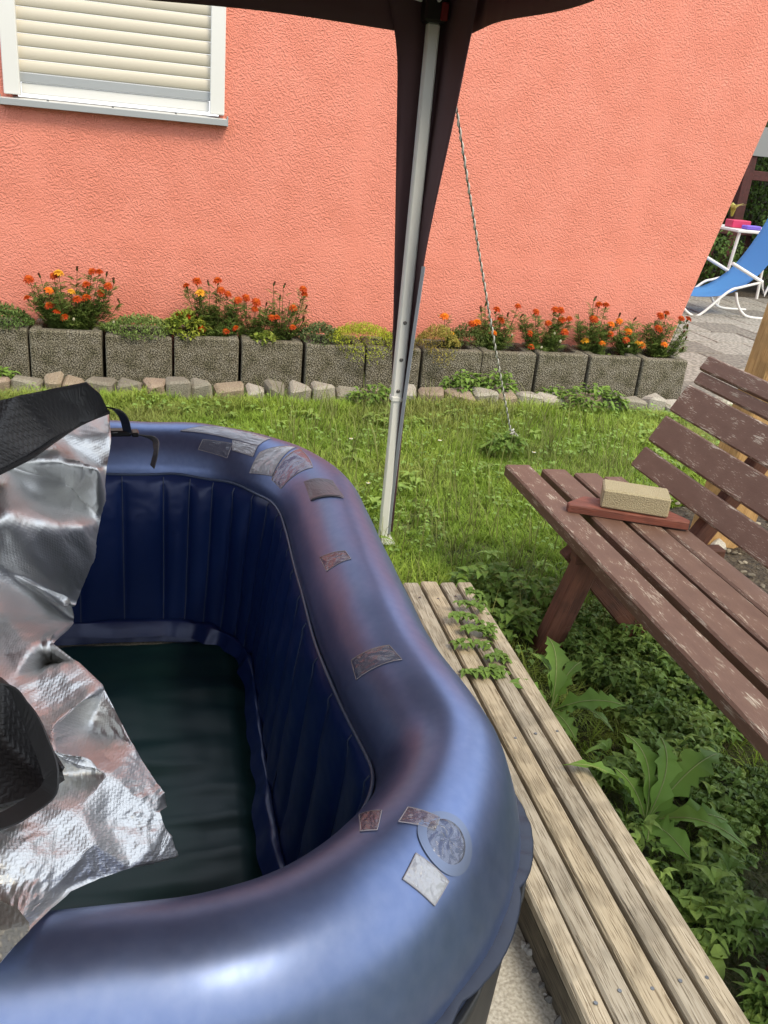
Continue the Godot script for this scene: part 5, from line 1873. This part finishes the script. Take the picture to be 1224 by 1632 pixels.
	for v in 3:
		tag(swarm("undergrowth", kinds[v], M.leaf, places[v], tints[v]), "dark green leafy undergrowth below the bench")
	# a few sprigs reaching over the walkway's far end
	var sprig := start()
	for k in 9:
		var b := Vector3(0.945 - 0.006 * k, 0.07, -2.26 + 0.05 * k)
		var e := b + Vector3(-0.07 - 0.04 * (k % 3), 0.085 - 0.004 * k, 0.02 * (k % 4 - 2))
		var path := spline([b, b.lerp(e, 0.5) + Vector3(0, 0.03, 0), e], 5)
		sprig.set_color(Color(0.12, 0.2, 0.05))
		tube(sprig, path, 0.0013, 4, false)
		for q in path:
			for s in 4:
				leaf_into(sprig, Transform3D(Basis(Vector3.UP, rng.randf() * TAU) * Basis(Vector3.RIGHT, -rng.randf_range(0, 0.6)), q), rng.randf_range(0.018, 0.034), 0.016, 0.3, 0.25, 3, 0.7, Color(0.15, 0.25, 0.05) * rng.randf_range(0.75, 1.25))
	tag(put("creeping_weed", done(sprig), M.leaf), "creeping weed with small leaves lying over the walkway's far end", "plant")
	# dry moss and straw on the bare patches
	var st := start()
	for i in 7:
		blade(st, Vector3(rng.randf_range(-0.02, 0.02), 0.0, rng.randf_range(-0.02, 0.02)), rng.randf() * TAU, rng.randf_range(0.008, 0.02), rng.randf_range(0.02, 0.045), 0.0009, Color(1, 1, 1))
	var straw := done(st)
	var at := []
	var tint := []
	for i in 3200:
		var x := rng.randf_range(0.94, 2.0)
		var z := rng.randf_range(-2.4, -0.45)
		at.append(Transform3D(Basis(Vector3.UP, rng.randf() * TAU), Vector3(x, -0.008, z)))
		tint.append(Color(0.15, 0.11, 0.055).lerp(Color(0.08, 0.11, 0.03), rng.randf()) * rng.randf_range(0.5, 1.2))
	tag(swarm("dry_straw", straw, M.leaf, at, tint), "dry straw and moss on the ground beside the walkway")

# ---------------------------------------------------------------- the corner beyond the house
func far_corner() -> void:
	var t := thing("deck_chair", Vector3(5.75, 0, -8.6), "blue cloth garden deck chair with white tube frame", "deck chair")
	var side := [Vector3(-0.62, 0.26, 0), Vector3(-0.42, 0.205, 0), Vector3(-0.06, 0.235, 0), Vector3(0.18, 0.36, 0), Vector3(0.36, 0.54, 0), Vector3(0.55, 0.88, 0), Vector3(0.72, 1.32, 0)]
	var path := spline(side, 5)
	var st := start()
	var p := PackedVector3Array()
	var uv := PackedVector2Array()
	for q in path:
		for k in 2:
			for j in 7:
				var b := j / 6.0 if k == 0 else 1.0 - j / 6.0
				p.append(q + Vector3(0, -0.02 * sin(PI * b) + 0.003 * k, -0.52 * b))
				uv.append(Vector2(b, q.x))
	sheet_grid(st, p, path.size(), 14, uv)
	put("cloth_seat", done(st), M.blue_cloth, t)
	for z in [0.012, -0.532]:
		st = start()
		var o := Vector3(0, 0, z)
		tube(st, spline([o + Vector3(-0.52, 0.09, 0), o + Vector3(-0.42, 0.02, 0), o + Vector3(-0.30, 0.015, 0), o + Vector3(-0.02, 0.275, 0), o + Vector3(0.12, 0.33, 0), o + Vector3(0.35, 0.395, 0)], 5), 0.014, 8)
		put("base_tube", done(st), M.white_tube, t)
		st = start()
		tube(st, spline([o + Vector3(0.08, 0.27, 0), o + Vector3(0.12, 0.17, 0), o + Vector3(0.20, 0.07, 0), o + Vector3(0.32, 0.02, 0), o + Vector3(0.62, 0.015, 0)], 5), 0.014, 8)
		put("rear_foot", done(st), M.white_tube, t)
		st = start()
		tube(st, [o + Vector3(-0.05, 0.57, 0), o + Vector3(0.36, 0.40, 0)], 0.019, 8)
		put("armrest", done(st), M.white_tube, t)
		st = start()
		tube(st, [o + Vector3(0.36, 0.40, 0), o + Vector3(0.42, 0.25, 0), o + Vector3(0.75, 1.36, 0)], 0.013, 8)
		put("back_tube", done(st), M.white_tube, t)
	var tb := thing("white_table", Vector3(6.35, 0, -9.75), "white garden table with thin metal legs behind the blue deck chair", "table")
	put("table_top", block_mesh(Vector3(0.95, 0.035, 0.75), 0.008), M.white_tube, tb, Transform3D(Basis(), Vector3(0.32, 0.85, 0)))
	for c in [[-0.10, 0.33, -0.07], [0.75, 0.33, 0.05], [-0.10, -0.33, -0.07], [0.75, -0.33, 0.05]]:
		st = start()
		tube(st, [Vector3(c[0], 0.84, c[1]), Vector3(c[0] + c[2], 0.0, c[1])], 0.018, 8)
		put("leg", done(st), M.white_tube, tb)
	var bx := put("pink_box", block_mesh(Vector3(0.24, 0.085, 0.16), 0.008), M.pink)
	bx.position = Vector3(6.36, 0.912, -9.66)
	tag(bx, "pink red box on the white table", "box")
	var px := put("purple_box", block_mesh(Vector3(0.19, 0.045, 0.12), 0.01), M.purple)
	px.position = Vector3(6.42, 0.892, -9.47)
	tag(px, "low violet box in front of the pink box on the white table", "box")
	st = start()
	for k in 7:
		leaf_into(st, Transform3D(Basis(Vector3.UP, k * 0.9) * Basis(Vector3.RIGHT, -1.1), Vector3(0, 0.03, 0)), 0.22, 0.06, 0.3, 0.3, 3, 0.7, Color(0.5, 0.48, 0.12))
	var fl := put("yellow_flowers", done(st), M.leaf)
	fl.position = Vector3(6.36, 0.95, -9.82)
	tag(fl, "yellow leafy flowers standing behind the pink box", "plant")
	# maroon timber shelter
	var sh := thing("timber_shelter", Vector3(6.6, 0, -11.2), "dark red timber shelter with open bays behind the deck chair", "shelter")
	for i in 5:
		put("shelter_post", block_mesh(Vector3(0.14, 2.6, 0.14), 0.006), M.maroon_wood, sh, Transform3D(Basis(), Vector3(-0.2 + i * 0.92, 1.3, 0)))
	for y in [0.75, 1.45, 2.35]:
		put("rail", block_mesh(Vector3(4.2, 0.12, 0.07), 0.006), M.maroon_wood, sh, Transform3D(Basis(), Vector3(1.7, y, 0.02)))
	for i in 24:
		put("picket", block_mesh(Vector3(0.07, 0.72, 0.025), 0.004), M.maroon_wood, sh, Transform3D(Basis(), Vector3(-0.2 + i * 0.175, 0.40, -0.06)))
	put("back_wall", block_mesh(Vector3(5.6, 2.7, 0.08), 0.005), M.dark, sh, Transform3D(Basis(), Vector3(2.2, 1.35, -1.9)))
	put("roof_panel", block_mesh(Vector3(1.0, 0.35, 0.03), 0.004), M.grey_panel, sh, Transform3D(Basis(), Vector3(1.05, 1.86, 0.08)))
	var bushes := [[6.9, -10.75, 0.75, 0.75, "low green bush at the foot of the shelter, behind the white table"], [7.9, -10.8, 0.9, 1.2, "green bush beside the shelter, behind the deck chair's back"], [8.4, -12.2, 1.9, 3.2, "tall green bush rising behind the shelter"], [6.9, -12.4, 1.6, 2.9, "green bush rising behind the shelter's left bay"]]
	for b in bushes:
		var o := thing("garden_bush", Vector3(b[0], 0, b[1]), b[4], "bush", "bushes round the shelter")
		var f := start()
		for i in int(900 * b[2] * b[3]):
			var d := Vector3(rng.randfn(), rng.randfn(), rng.randfn()).normalized() * pow(rng.randf(), 0.35)
			var q := Vector3(d.x * b[2] * 0.5, (0.5 + d.y * 0.5) * b[3], d.z * b[2] * 0.5)
			leaf_into(f, Transform3D(Basis.from_euler(Vector3(rng.randf() * 2.0 - 1.0, rng.randf() * TAU, 0)), q), 0.09, 0.05, 0.3, 0.3, 2, 0.7, Color(0.08, 0.14, 0.03) * rng.randf_range(0.6, 1.5))
		put("crown", done(f), M.leaf, o)
		f = start()
		f.set_color(Color(0.08, 0.06, 0.04))
		for k in 4:
			tube(f, [Vector3(0, 0, 0), Vector3(cos(k * 1.6) * b[2] * 0.2, b[3] * 0.6, sin(k * 1.6) * b[2] * 0.2)], [0.025, 0.012], 6)
		put("stem", done(f), M.leaf, o)
